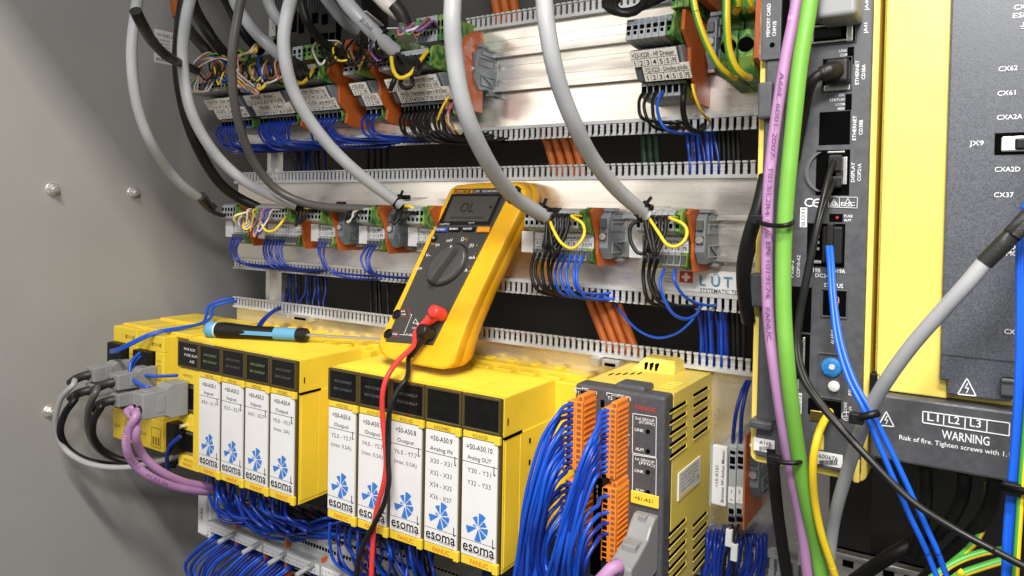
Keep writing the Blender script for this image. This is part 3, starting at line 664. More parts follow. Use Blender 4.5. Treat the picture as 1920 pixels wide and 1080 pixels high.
# interface module: first slot of the left rack
def dport(m_metal, m_black, x0, x1, z0, z1, y):
    m_metal.box(x0, x1, y, y + .004, z0, z1); m_black.box(x0 + .0015, x1 - .0015, y - .003, y + .001, z0 + .004, z1 - .004)
x = XA0; x1 = XA0 + MW - .0004
t = thing('interface_module', 'yellow interface module at the left end of the left rack, grey plug in it', 'control module', (x, -.06, ZB))
m = MB(); m.box(x, x1, YF + .012, -.031, ZB, ZT); y = -.094
while y < -.034: m.box(x, x1, y, y + .0012, ZT - .0002, ZT + .0009); y += .00215
m.box(x + .001, x1 - .0005, YF + .001, YF + .012, ZB, ZB + .012); m.box(x + .001, x1 - .0005, YF + .001, YF + .012, zf(.33), zf(.215)); m.box(x1 - .010, x1 - .0005, YF + .001, YF + .012, ZB + .012, zf(.33))
m.box(x + .001, x + .006, YF + .001, YF + .012, ZB + .012, zf(.33)); m.box(x + .006, x1 - .010, YF + .001, YF + .012, zf(.70), zf(.58)); m.build('body', 'rack_yellow', t, .0005)
m = MB(); m.box(x + .0006, x1 - .0006, YF + .0004, YF + .005, zf(.205), zf(.002)); wn = m.build('indicator_window', 'window_black', t, .0012)
m = MB(); frame(m, x + .0002, x1 - .0002, zf(.208), zf(0), .0019, YF - .0006, YF + .003); m.build('window_frame', 'smoke', t, .0005)
m = MB()
for k, s_ in enumerate(('PWR RCM', 'FUSE ALM', 'AIE')): text(m, s_, (x + MW * (.56 + .06 * k), YF, zf(.06 + .045 * k)), XA, ZA, width=.0026 * len(s_), height=.0028)
m.build('lettering', 'white_ink', wn)
ms, mk = MB(), MB(); dport(ms, mk, x + .009, x1 - .012, zf(.56), zf(.345), YF + .005); dport(ms, mk, x + .009, x1 - .012, zf(.90), zf(.71), YF + .005)
ms.build('port_shell', 'steel', t, .0006); mk.build('port_core', 'black', t)
m = MB(); text(m, 'AIF01E2', (x + MW * .45, YF + .001, zf(.27)), XA, ZA, width=.016, height=.003); text(m, 'OPEN JD1B', (x + MW * .5, YF + .001, zf(.932)), XA, ZA, width=.015, height=.0022); m.build('code_lettering', 'brown_ink', t)
m = MB(); text(m, 'FANUC', (x + MW * .48, YF + .001, zf(.967)), XA, ZA, width=.016, height=.0034, bold=.02); m.build('maker_lettering', 'orange_ink', t)
# black plug in the lower port
c = P(339, 824, YF - .004); m = MB(); m.box(c.x - .017, c.x - .003, YF - .010, YF + .004, c.z - .016, c.z + .016); o = thing('power_plug', 'flat black plug in the lower port of the yellow interface module', 'plug', c); m.build('body', 'black', o, .0012)
m = MB(); m.lathe([(0, .0022), (.006, .0022), (.007, .0016)], (c.x + .002, YF - .006, c.z + .014), YA, 12); m.build('screw', 'steel', o)
# ------------------------------------------------------------------ two small interface units at the far left
def iface(u0, u1, vt, vb, yf, label, dx):
    x0, x1, z0, z1 = rect(u0, vt, u1, vb, yf)
    t = thing('interface_unit', label, 'control module', (x0, yf, z0), 'small yellow interface units at the far left')
    H = z1 - z0; Wd = x1 - x0
    m = MB(); m.box(x0, x1, yf + .008, -.002, z0, z1); m.box(x0, x1, yf, yf + .009, z0, z0 + H * .27); m.box(x0, x1, yf, yf + .009, z1 - H * .14, z1)
    m.box(x1 - Wd * .33, x1, yf, yf + .009, z0 + H * .27, z1 - H * .14); m.box(x0, x0 + Wd * .06, yf, yf + .009, z0 + H * .27, z1 - H * .14)
    m.box(x0 + Wd * .06, x1 - Wd * .33, yf + .001, yf + .009, z0 + H * .56, z0 + H * .62); m.box(x0 + Wd * .04, x1, -.09, -.004, z1, z1 + .002); m.build('body', 'rack_yellow', t, .0008)
    m = MB(); m.box(x0 - Wd * .02, x0 + Wd * .62, yf - .007, yf + .008, z0 + H * .66, z0 + H * .86); m.box(x0 + Wd * .06, x0 + Wd * .66, yf - .002, yf + .008, z0 + H * .60, z0 + H * .66); m.build('power_connector', 'black', t, .0012)
    m = MB(); m.box(x0 + Wd * .08, x0 + Wd * .66, yf + .001, yf + .008, z0 + H * .28, z0 + H * .54); m.build('port_core', 'black', t)
    m = MB(); m.box(x0 + Wd * .14, x0 + Wd * .60, yf - .002, yf + .006, z0 + H * .31, z0 + H * .40); m.build('port_shell', 'steel', t, .001)
    m = MB()
    text(m, 'CP1A', (x0 + Wd * .7, yf, z1 - H * .075), XA, ZA, width=Wd * .22, height=H * .03)
    for a in (.53, .84): m.box(x0 + Wd * a, x0 + Wd * (a + .06), yf - .0003, yf, z1 - H * .09, z1 - H * .06)
    frame(m, x0 + Wd * .76, x0 + Wd * .90, z0 + H * .62, z0 + H * .75, .0005, yf - .0003, yf); m.box(x0 + Wd * .825, x0 + Wd * .84, yf - .0003, yf, z0 + H * .62, z0 + H * .75)
    text(m, '0V 24V', (x0 + Wd * .83, yf, z0 + H * .785), XA, ZA, width=Wd * .16, height=H * .022); text(m, 'JD1A', (x0 + Wd * .22, yf, z0 + H * .12), XA, ZA, width=Wd * .25, height=H * .03)
    frame(m, x0 + Wd * .55, x0 + Wd * .92, z0 + H * .03, z0 + H * .20, .0005, yf - .0003, yf)
    for k in range(3): m.box(x0 + Wd * (.60 + .11 * k), x0 + Wd * (.65 + .11 * k), yf - .0003, yf, z0 + H * .05, z0 + H * .12)
    m.build('lettering', 'brown_ink', t)
    return x0, x1, z0, z1
I1 = iface(212, 256, 614, 827, -.100, 'small yellow interface unit at the extreme left, nearest the grey wall', 0)
I2 = iface(260, 306, 628, 842, -.104, 'small yellow interface unit between the extreme left unit and the left rack', 0)
m = MB(); m.box(I1[0] + .01, -.695, -.05, -.002, ZT - .002, ZT + .004); m.box(I1[0] + .03, -.70, -.09, -.05, ZT - .004, ZT + .001)
tag(m.build('cover_rail', 'rack_yellow', None, .001), 'flat yellow cover strip linking the two small units to the left rack', 'cover')
def hood(c, hx, hz, y0, y1, label, holes=1, cx=0):
    t = thing('cable_plug', label, 'cable plug', (c.x, y0, c.z), 'grey plugs on the small yellow units' if holes == 1 else None)
    m = MB(); m.yz([(y0, c.z - hz), (y0, c.z + hz), (y0 + (y1 - y0) * .38, c.z + hz), (y0 + (y1 - y0) * .5, c.z + hz * .78), (y1, c.z + hz * .72), (y1, c.z - hz * .72), (y0 + (y1 - y0) * .5, c.z - hz * .78), (y0 + (y1 - y0) * .38, c.z - hz)], c.x - hx, c.x + hx)
    m.build('shell', 'hood_grey', t, .0012)
    m = MB(); m.box(c.x - hx * 1.06, c.x + hx * 1.06, y0 + (y1 - y0) * .52, y0 + (y1 - y0) * .70, c.z - hz * .5, c.z + hz * .5); m.box(c.x - hx * .6, c.x + hx * .6, y0 + (y1 - y0) * .72, y0 + (y1 - y0) * .9, c.z + hz * .7, c.z + hz * .84); m.build('latch', 'hood_grey', t, .0008)
    m = MB()
    for k in range(holes):
        xx = c.x + (k - (holes - 1) / 2) * hx * .9; m.lathe([(0, hx * .46), (.0012, hx * .42)], (xx, y1 + .0004, c.z - (0 if holes == 1 else .003)), -YA, 18)
    m.build('cable_entry', 'black', t)
    return t
hood(P(240, 690, -.100), .0090, .0105, -.100, -.142, 'upper grey plug on the extreme left yellow unit, light grey cable in it')
hood(P(240, 718, -.100), .0090, .0095, -.100, -.142, 'lower grey plug on the extreme left yellow unit, mostly hidden')
hood(P(286, 703, -.104), .0090, .0110, -.104, -.146, 'upper grey plug on the second small yellow unit')
hood(P(286, 735, -.104), .0090, .0095, -.104, -.146, 'lower grey plug on the second small yellow unit with sleeved black cable')
hood(P(343, 743, YF), .0098, .0172, YF, -.158, 'large grey plug with two purple cables in front of the yellow interface module', 2)
m = MB(); 
# cables of the left plugs
e1 = P(240, 690, -.100); e2 = P(240, 718, -.100); e3 = P(286, 703, -.104); e4 = P(286, 735, -.104); e5 = P(343, 743, YF)
def front(e, y): return Vector((e.x, y, e.z))
def loop(mt, e, ye, l, r, label, **k): return cable('cable', mt, [front(e, ye + .004), front(e, ye - .004) + Vector((-.003, 0, -.001)), front(e, ye - .008) + Vector((-.012, 0, -.005))] + pts(l), r, label, world=True, **k)
loop('grey_cable', e1, -.142, [(137, 722, -.16), (114, 748, -.165), (104, 785, -.165), (108, 820, -.16), (130, 850, -.152), (175, 872, -.143), (240, 876, -.125), (310, 862, -.10), (370, 846, -.075)], .0030, 'light grey cable leaving the uppermost left plug, outermost of the loops')
loop('black_cable', e2, -.142, [(140, 750, -.16), (122, 775, -.165), (113, 810, -.16), (128, 842, -.15), (165, 864, -.14), (225, 873, -.12), (300, 868, -.10), (370, 858, -.08)], .0036, 'outer black cable loop from the extreme left plug down along the wall')
loop('dim_cable', e3, -.146, [(180, 735, -.165), (167, 765, -.165), (166, 805, -.155), (182, 838, -.145), (220, 860, -.13), (290, 862, -.10), (360, 846, -.08)], .0034, 'dark grey inner cable loop from the second small unit')
loop('black_cable', e4, -.146, [(190, 762, -.168), (175, 790, -.165), (176, 822, -.155), (200, 850, -.14), (250, 868, -.12), (330, 872, -.09)], .0036, 'sleeved black inner cable loop from the lower plug of the second unit')
for e, ye, lab in ((e2, -.142, 'extreme left unit'), (e4, -.146, 'second small unit'), (e3, -.146, 'second small unit, upper plug'), (e1, -.142, 'extreme left unit, upper plug')):
    a = front(e, ye + .002); tag(MB().tube([a, a + Vector((-.003, -.006, -.001)), a + Vector((-.012, -.010, -.005)), a + Vector((-.019, -.012, -.010))], .0046, 14).build('cable_sleeve', 'sleeve'), 'ribbed black sleeve where the cable leaves the plug on the ' + lab, 'cable sleeve')
def purple(dx, l, label, s_=None):
    a = Vector((e5.x + dx, -.154, e5.z - .003))
    return cable('bus_cable', 'purple', [a, a + Vector((-.003, -.009, -.002))] + pts(l), .0038, label, world=True, n=18)
PUL = purple(.005, [(256, 778, -.174), (240, 808, -.178), (237, 838, -.18), (250, 868, -.17), (282, 894, -.155), (325, 912, -.13), (375, 921, -.10), (400, 922, -.08)], 'front purple bus cable curving from the large grey plug, black print on it')
purple(-.005, [(257, 792, -.170), (254, 818, -.172), (266, 850, -.16), (296, 880, -.145), (340, 902, -.12), (390, 912, -.09), (410, 914, -.07)], 'rear purple bus cable curving from the large grey plug')
m = MB()
for s_, p0, p1 in (('2170-2', (236, 806, -.1835), (238, 838, -.1845)), ('2007-T', (244, 856, -.1815), (262, 880, -.1735)), ('013/L2R', (272, 888, -.169), (318, 911, -.143))):
    a, c_ = P(*p0), P(*p1); d = (c_ - a).normalized(); vd = (Vector((0, -DIST, 0)) - (a + c_) / 2).normalized(); text(m, s_, (a + c_) / 2 + vd * .0012, d, vd.cross(d), width=(c_ - a).length * .9, height=.003)
o = m.build('cable_print', 'purple_ink'); o.parent = PUL; o.matrix_local = W[PUL].inverted() @ W[o]
# blue supply wires of the small units
B_ = 'thin blue supply wire'
for k in (0, 1):
    wire('wire_blue', pts([(208, 657 + k * 4, -.112), (222, 654 + k * 4, -.125), (250, 640 + k * 4, -.12), (290, 623 + k * 3, -.105), (340, 614 + k * 2, -.08), (378, 606 + k, -.055), (386 + 10 * k, 594, -.04), (392 + 8 * k, 574 + 2 * k, -.03), (418 + 8 * k, 562 + 5 * k, -.015), (455, 557 + 6 * k, .004)]), 'blue wire from the extreme left unit over the yellow cover to the comb', 'blue wires over the yellow cover', .0017)
wire('wire_blue', pts([(262, 662, -.114), (248, 676, -.125), (243, 695, -.13), (252, 714, -.13), (275, 726, -.125), (296, 729, -.115)]), 'blue wire looping tight in front of the second small unit', None, .0017)
wire('wire_blue', pts([(263, 668, -.114), (250, 682, -.122), (256, 698, -.12), (285, 705, -.115), (332, 704, -.108)]), 'blue wire crossing from the second small unit to the left rack', None, .0017)
for k in (0, 1):
    wire('shaded_blue', pts([(482 + k * 5, 614, -.045), (494 + k * 4, 598, -.03), (512 + k * 3, 583, -.015), (532, 572 + k * 3, .004)]), 'shaded blue wire rising behind the screwdriver into the comb', 'pair of blue wires behind the screwdriver', .0017)
wire('shaded_blue', pts([(338, 818, -.118), (318, 838, -.122), (313, 865, -.115), (320, 895, -.10), (340, 915, -.08)]), 'shaded blue wire curving from the black plug of the interface module', None, .0022)
# ================================================================== dark fronted unit with orange plugs
UF = -.1000
ux0, ux1 = P(1077, 800, UF).x, P(1246.5, 800, UF).x
uzt = P(1160, 731, UF).z; uzb = -.262
t = thing('control_unit', 'unit with dark grey front and slotted dull yellow side, orange plugs on it', 'control module', (ux0, UF, uzb))
m = MB(); m.box(ux0 + .0006, ux1 - .0003, UF + .016, -.0005, uzb, uzt - .0008)
# raised scoop on the roof and shallow steps
bz = uzt - .0008
m.add([(ux0 + .012, -.030, bz), (ux0 + .046, -.030, bz), (ux0 + .046, -.004, bz), (ux0 + .012, -.004, bz), (ux0 + .020, -.024, bz + .009), (ux0 + .043, -.020, bz + .009), (ux0 + .043, -.004, bz + .009), (ux0 + .018, -.004, bz + .009)],
      [(0, 1, 5, 4), (1, 2, 6, 5), (2, 3, 7, 6), (3, 0, 4, 7), (4, 5, 6, 7)])
for k in range(4): m.box(ux0 + .050, ux1 - .006, UF + .030 + .006 * k, UF + .033 + .006 * k, bz - .0002, bz + .0004)
m.build('housing', 'box_yellow', t, .0015)
m = MB(); m.box(ux0, ux1, UF, UF + .016, uzb, uzt); m.box(ux0 + .028, ux0 + .050, UF + .004, UF + .022, uzt - .002, uzt + .0035); m.build('front_panel', 'dark_plastic', t, .0022, 3)
ms, ml = MB(), MB()
def sslot(ua, ub, va, vb):            # slot on the right side given by its near and far pixel ends
    a, c_ = PX(ua, va, ux1), PX(ub, vb, ux1); z = (a.z + c_.z) / 2
    y0, y1 = sorted((a.y, c_.y)); ms.box(ux1 - .003, ux1 + .0001, y0, y1, z - .0011, z + .0011)
    ml.prism([(y0 - .0004, z - .0016), (y1 + .0008, z - .0016), (y1 + .0014, z - .0004), (y1 + .0008, z + .0010), (y1, z + .0010), (y1, z - .0011), (y0 - .0004, z - .0011)], lambda p, q: (q, p[0], p[1]), ux1 - .001, ux1 + .0007)
for k in range(5):
    sslot(1256, 1286, 772 + 21.2 * k, 754 + 20.4 * k); sslot(1301, 1327, 741 + 20.0 * k, 727 + 18.6 * k)
    sslot(1254, 1285, 1003 + 21 * k, 975 + 21 * k); sslot(1300, 1325, 985 + 21 * k, 962 + 20 * k)
ms.each('vent_slot', 'void', t); ml.each('vent_lip', 'box_yellow', t)
m = MB()
for k in range(3): m.box(ux0 + .022 + .0042 * k, ux0 + .0235 + .0042 * k, -.029, -.023, bz + .001, bz + .0062)
for k in range(5): m.box(ux0 + .006 + .004 * k, ux0 + .0075 + .004 * k, -.060 + .004 * k, -.052 + .004 * k, bz - .001, bz + .0002)
a = PZ(1258, 700, bz); m.lathe([(0, .0016), (.0003, .0016)], (a.x, a.y, bz - .0001), ZA, 16); m.each('roof_vent', 'void', t)
# rating plate on the side
a, c_ = PX(1272, 888, ux1), PX(1313, 852, ux1); a2 = PX(1272, 939, ux1); y0, y1 = a.y, c_.y; z1, z0 = a.z, a2.z
m = MB(); m.box(ux1 - .001, ux1 + .0005, y0, y1, z0, z1); rp = m.build('rating_plate', 'paper', t)
m = MB(); nrm = ux1 + .0006
for k, s_ in enumerate(('TYPE A20B-2002 I/O MODULE', 'A03B-0824-C001', 'NO. G174  2019-04', 'FANUC CORPORATION', 'MADE IN JAPAN')):
    text(m, s_, (nrm, y0 + (y1 - y0) * (.46 if k < 3 else .40), z1 - (z1 - z0) * (.12 + .145 * k)), YA, ZA, width=(y1 - y0) * (.8 if k < 3 else .62), height=(z1 - z0) * .075)
text(m, 'CE', (nrm, y1 - (y1 - y0) * .14, z0 + (z1 - z0) * .30), YA, ZA, height=(z1 - z0) * .16, bold=.02)
m.build('lettering', 'ink', rp)
m = MB(); m.box(ux1, ux1 + .00055, y0 + (y1 - y0) * .04, y0 + (y1 - y0) * .62, z0 + (z1 - z0) * .05, z0 + (z1 - z0) * .14); m.build('yellow_bar', 'tag_yellow', rp)
# front lettering
def seg(mb, u0, v0, u1, v1, y, w_=1.0):      # a printed line between two pixels
    a, c_ = P(u0, v0, y), P(u1, v1, y); d = (c_ - a).normalized(); n_ = d.cross(YA).normalized(); hw = w_ * .5 * (P(u0 + 1, v0, y) - a).length
    mb.obox((a + c_) / 2 - YA * .00025, (c_ - a) / 2, n_ * hw, YA * .00012)
m = MB(); fy = UF
ptext(m, 'PMC', 1098, 729, fy, 13, 5, bold=.015); seg(m, 1079, 727, 1090, 729, fy); seg(m, 1106, 732, 1119, 735, fy); seg(m, 1079, 727, 1079, 732, fy); seg(m, 1119, 735, 1119, 740, fy)
ptext(m, 'T1', 1082, 735, fy, 7, 6, bold=.015); ptext(m, 'DCSPMC', 1159, 741, fy, 24, 5, bold=.015); seg(m, 1138, 736, 1147, 738, fy); seg(m, 1173, 743, 1182, 745, fy); seg(m, 1182, 745, 1182, 752, fy); seg(m, 1138, 736, 1138, 741, fy)
ptext(m, 'T2', 1144, 746, fy, 9, 6, bold=.015)
for (v0, v1, s_, ll) in ((778, 853, '2nd GROUP', '(DCSPMC)'), (855, 930, '1st GROUP', '(PMC)')):
    seg(m, 1187, v0 - 3, 1231, v0 + 4, fy); seg(m, 1186, v1 - 4, 1230, v1 + 4, fy); seg(m, 1187, v0 - 3, 1186, v1 - 4, fy); seg(m, 1231, v0 + 4, 1230, v1 + 4, fy)
    ptext(m, s_, 1209, v0 + 8, fy, 36, 5.5, bold=.01); ptext(m, ll, 1213, v0 + 15, fy, 30, 5, bold=.01)
    ptext(m, 'LINK', 1199, v0 + 28, fy, 17, 6, bold=.015); ptext(m, 'ALM', 1199, v0 + 64, fy, 15, 6, bold=.015)
ptext(m, 'Yn + 0', 1178, 825, fy, 24, 5, rot=1, bold=.015); seg(m, 1178, 764, 1177, 808, fy); seg(m, 1177, 842, 1176, 886, fy); seg(m, 1173, 763, 1178, 764, fy); seg(m, 1172, 885, 1176, 886, fy); seg(m, 1177, 918, 1176, 945, fy); seg(m, 1172, 917, 1177, 918, fy)
ptext(m, 'JD1A', 1226, 1000, fy, 18, 5, rot=1, bold=.015); ptext(m, '+ 0', 1177, 953, fy, 12, 5, rot=1, bold=.015)
for k, s_ in enumerate(('0', '1', '2', '3')): ptext(m, s_, 1120, 912 + 9 * k, fy, 4, 6, bold=.01)
m.build('lettering', 'white_ink', t)
m = MB(); ptext(m, 'FANUC', 1211, 766, fy, 40, 8.5, bold=.012); m.build('maker_lettering', 'red_ink', t)
m = MB()
for v in (809, 846, 885, 923): a = P(1215, v, fy); m.lathe([(0, .0015), (.0004, .0015)], (a.x, fy, a.z), -YA, 14)
for (u0, v0, u1, v1) in ((1110, 748, 1118, 800), (1126, 750, 1133, 764), (1089, 734, 1107, 745), (1154, 747, 1171, 758), (1108, 895, 1128, 1080)): pbox(m, u0, v0, u1, v1, fy - .0002, fy + .004)
m.each('opening', 'void', t)
m = MB(); x0, x1, z0, z1 = rect(1182, 925, 1235, 949, fy - .002); m.box(x0, x1, fy - .002, fy - .0008, z0, z1); tg = m.build('tag', 'tag_yellow', t, .002)
m = MB(); ptext(m, '=51-A51', 1207, 936, fy - .002, 34, 6.5, bold=.004); m.build('lettering', 'ink', tg)
# orange plugs
def oplug(u0, u1, v0, v1, n, label, yf=-.1215):
    x0, x1, z0, z1 = rect(u0, v0, u1, v1, yf)
    t = thing('screw_plug', label, 'connector', (x0, yf, z0), 'orange multi-pole plugs')
    p = (z1 - z0) / n; m = MB(); ms = MB(); mr = MB(); mw = MB()
    m.box(x0, x1, yf, UF - .0002, z0, z1); xm = x0 + (x1 - x0) * .52
    m.box(x0 - .001, xm - .0004, yf - .0012, UF - .004, z0 + .0006, z1 - .0006)
    m.build('body', 'plug_orange', t, .0005)
    for k in range(n):
        zc = z0 + p * (k + .5)
        ms.box(xm + (x1 - xm) * .2, xm + (x1 - xm) * .82, yf - .00025, yf + .003, zc - p * .27, zc + p * .27)
        mw.box(x0 + .0002, xm - .0012, yf - .0015, yf + .002, zc - p * .32, zc + p * .32)
        mr.box(x1 - .001, x1 + .0007, yf + .003, UF - .003, zc - p * .12, zc + p * .12)
    ms.build('screw_hole', 'wire_brown', t); mw.build('wire_entry', 'void', t); mr.build('ribs', 'plug_orange', t)
    m = MB(); m.box(xm - .0005, x1 - .0004, yf + .002, UF - .001, z1, z1 + .0035); m.box(xm - .0002, x1 - .0006, yf + .002, UF - .001, z0 - .0025, z0); m.each('fixing_flange', 'plug_orange', t, .0006)
    m = MB(); m.lathe([(0, .0013), (.0004, .0013)], ((xm + x1) / 2, yf + .0021, z1 + .0015), -YA, 12); m.build('fixing_screw', 'wire_brown', t)
    return x0, x1, z0, z1, n
O1 = oplug(1066, 1091, 752, 882, 12, 'orange plug at the left edge of the dark front, upper one of its column')
O2 = oplug(1131, 1154, 765, 898, 14, 'orange plug in the middle of the dark front above another orange plug')
O3 = oplug(1131, 1154, 914, 1056, 14, 'lowest orange plug on the dark front, few wires in it')
O4 = oplug(1062, 1086, 900, 1040, 12, 'orange plug low at the left edge of the dark front, hidden by blue wires')
m = MB()
x0, x1, z0, z1, n = O3
for k in range(14):
    if k in (0, 1, 4, 7, 9, 10, 11, 12, 13): text(m, 'C0123456789ABC'[k], (x0 - .0024, UF - .0042, z1 - (z1 - z0) / n * (k + .5)), XA, ZA, height=.003, bold=.01)
m2 = MB(); m2.box(x0 - .0042, x0 - .0006, UF - .004, UF - .0005, z0, z1)
ms_ = tag(m2.build('number_strip', 'paper'), 'narrow white number strip left of the lowest orange plug', 'label strip'); m.build('lettering', 'ink', ms_)
def plugwires(O, ks, ends, mids, label, group, rad=.0013, yend=-.14):
    x0, x1, z0, z1, n = O; L = len(ks)
    for j, k in enumerate(ks):
        a = Vector((x0 + .0035, -.1215, z1 - (z1 - z0) / n * (k + .5))); f = j / max(1, L - 1)
        l = [a, a + Vector((-.003, -.006, -.0006))]
        for (A, B, y) in mids:
            l.append(P(A[0] + (B[0] - A[0]) * f + J(2.5), A[1] + (B[1] - A[1]) * f + J(3), y + J(.004)))
        (A, B) = ends; l.append(P(A[0] + (B[0] - A[0]) * f + J(3), 1100, yend + J(.006))); l.append(l[-1] + (l[-1] - l[-2]).normalized() * .1)
        wire('shaded_blue' if random.random() < .3 else 'wire_blue', l, label, group, rad * random.uniform(.92, 1.08), n=9)
plugwires(O1, range(0, 12), ((962, 0), (1022, 0)), [((1045, 775), (1060, 882), -.142), ((1016, 830), (1036, 915), -.152), ((988, 930), (1018, 985), -.152), ((973, 1020), (1010, 1050), -.146)], 'blue wire fanning out left from the upper left orange plug', 'blue wires of the upper left orange plug')
plugwires(O2, range(0, 13), ((1022, 0), (1072, 0)), [((1118, 800), (1122, 890), -.146), ((1096, 850), (1106, 915), -.156), ((1062, 950), (1086, 985), -.158), ((1042, 1030), (1070, 1050), -.154)], 'blue wire fanning out left from the middle orange plug', 'blue wires of the middle orange plug')
plugwires(O3, (1, 4, 6, 8), ((1072, 0), (1098, 0)), [((1118, 948), (1122, 1010), -.142), ((1098, 968), (1106, 1035), -.15), ((1085, 1010), (1098, 1060), -.15)], 'blue wire from the lowest orange plug', 'blue wires of the lowest orange plug')
plugwires(O4, (0, 1, 2, 3, 4, 6), ((1000, 0), (1040, 0)), [((1048, 918), (1052, 985), -.138), ((1022, 950), (1030, 1020), -.142), ((1008, 1020), (1024, 1060), -.14)], 'blue wire from the hidden orange plug at lower left', 'blue wires of the hidden orange plug')
# grey plug with purple cable
c = P(1196, 1000, UF); t = thing('cable_plug', 'grey plug with a purple cable at the bottom of the dark fronted unit', 'cable plug', c)
zA, zB, xa, xb = P(1196, 955, UF).z, P(1196, 1060, UF).z, P(1180, 1000, -.112).x, P(1222, 1000, -.112).x
m = MB(); m.yz([(UF, zB), (UF, zA), (-.106, zA), (-.112, zA - .004), (-.118, zA - .0105), (-.134, zA - .016), (-.144, zA - .019), (-.144, zB - .002), (-.112, zB - .001)], xa, xb); m.build('shell', 'hood_grey', t, .0014)
m = MB(); m.box(xa + .003, xb - .003, -.131, -.120, zA - .016, zA - .0105); m.box(xa + .005, xb - .005, -.1105, -.104, zA - .004, zA + .001); m.build('latch', 'hood_grey', t, .0008)
m = MB(); m.lathe([(0, .0055), (.0012, .005)], ((xa + xb) / 2 - .001, -.1436, (zA + zB) / 2 - .010), -YA, 20); m.build('cable_entry', 'black', t)
q = Vector(((xa + xb) / 2 - .001, -.142, (zA + zB) / 2 - .010))
cable('bus_cable', 'purple', [q, q + Vector((0, -.008, -.001)), P(1158, 1060, -.165), P(1130, 1085, -.17), P(1100, 1120, -.17)], .0040, 'purple bus cable leaving the lower right grey plug towards the bottom edge', world=True, n=18)
x0, x1, z0, z1 = rect(1168, 1058, 1216, 1090, -.11); m = MB(); m.box(x0, x1, -.115, UF, z0, z1); tag(m.build('lower_plug', 'clamp_grey', None, .0015), 'blue-grey plug below the grey plug at the very bottom edge', 'cable plug')
# ------------------------------------------------------------------ small two-pole block right of the unit
t = thing('terminal_block', 'two-pole terminal block with upright white holder reading Bremse W-Achse Motor', 'terminal block', P(1380, 900, -.03))
yb4 = -.045
m = MB(); x0, x1, z0, z1 = rect(1334, 836, 1362, 948, yb4); m.box(x0, x1, yb4, yb4 + .004, z0, z1); hd = m.build('marker_holder', 'paper', t, .0008)
m = MB(); m.box(x0 - .0008, x0 + .0004, yb4 - .001, yb4 + .006, z0 - .001, z1 + .001); m.box(x0, x1, yb4 + .004, -.004, z0 + .006, z1 - .006); m.build('holder_foot', 'term_grey', t)
m = MB(); ptext(m, '=15-X151', 1344, 893, yb4 - .0001, 40, 6.0, rot=1, bold=.008); ptext(m, 'Bremse W-Achse Motor', 1355, 893, yb4 - .0001, 98, 6.2, rot=1, bold=.008); m.build('lettering', 'ink', hd)
m = MB(); mv = MB(); mk = MB(); ml = MB()
for k, (u0, u1) in enumerate(((1365.5, 1379.5), (1380.5, 1394.5))):
    x0, x1, z0, z1 = rect(u0, 822, u1, 985, yb4); H = z1 - z0
    m.yz([(0, z1), (yb4 + .004, z1), (yb4, z1 - H * .10), (yb4, z0 + H * .12), (yb4 + .006, z0), (0, z0)], x0, x1)
    for f_, hh in ((.16, .018), (.25, .04), (.33, .018), (.84, .03), (.94, .022)): mv.box(x0 + (x1 - x0) * .15, x1 - (x1 - x0) * .15, yb4 - .0003, yb4 + .003, z1 - H * (f_ + hh), z1 - H * (f_ - hh))
    mk.box(x0 + .0003, x1 - .0003, yb4 - .0006, yb4 + .001, z1 - H * .745, z1 - H * .56)
    text(ml, '12'[k], ((x0 + x1) / 2, yb4 - .0007, z1 - H * .605), XA, ZA, height=.0026, bold=.01); text(ml, '+-'[k], ((x0 + x1) / 2, yb4 - .0007, z1 - H * .70), XA, ZA, height=.0026)
m.build('housing', 'term_grey', t, .0006); mv.build('wire_socket', 'void', t); mk_ = mk.build('marker_strip', 'paper', t); ml.build('lettering', 'ink', mk_)
m = MB(); x0, x1, z0, z1 = rect(1396, 815, 1399, 992, yb4); m.box(x0, x1, yb4 - .002, 0, z0, z1); m.build('end_plate', 'end_orange', t)
a, c_ = P(1402, 880, -.036).x, P(1432, 880, -.036).x
end_clamp(a, c_, 'grey end clamp behind the purple and green cables beside the two-pole block', P(1400, 880, -.03).z)
for k in (0, 1):
    wire('shaded_blue', pts([(1374 + 14 * k, 835, -.040), (1375 + 14 * k, 815, -.048), (1380 + 11 * k, 775, -.05), (1391 + 8 * k, 735, -.045), (1400 + 6 * k, 715, -.03)]), 'blue wire rising from the two-pole block behind the controller', 'two blue wires of the two-pole block', .0014)
for k, (uu, vv) in enumerate(((1367, 1008), (1377, 1035))):
    t2 = thing('wire_marker', ('upper' if k == 0 else 'lower') + ' white marker sleeve on a black wire under the two-pole block', 'wire marker', P(uu, vv, -.06), 'white wire markers under the two-pole block')
    a, c_ = P(uu + 1, vv - 16, -.06), P(uu - 1, vv + 16, -.06); m = MB(); d = (c_ - a) / 2; n_ = d.normalized().cross(YA).normalized(); m.obox((a + c_) / 2, d, n_ * .0022, YA * .0016); m.build('sleeve', 'paper', t2, .0005)
    wire('black_cable', pts([(1373 + 12 * k, 985, -.045), (1374 + 8 * k, 995, -.055), (uu + 1, vv - 14, -.06), (uu - 1, vv + 16, -.06), (uu - 8 + 6 * k, vv + 40, -.058), (uu - 14 + 8 * k, 1110, -.05)]), ('left' if k == 0 else 'right') + ' black wire running down through a white marker sleeve', None, .0011)
m = MB(); comb(m, P(1290, 1040, 0).x, PR, P(1370, 1012, 0).z, -1, .016); tag(m.build('wiring_comb', 'comb_grey'), 'toothed grey comb at the bottom right of the slotted yellow unit', 'wiring comb')
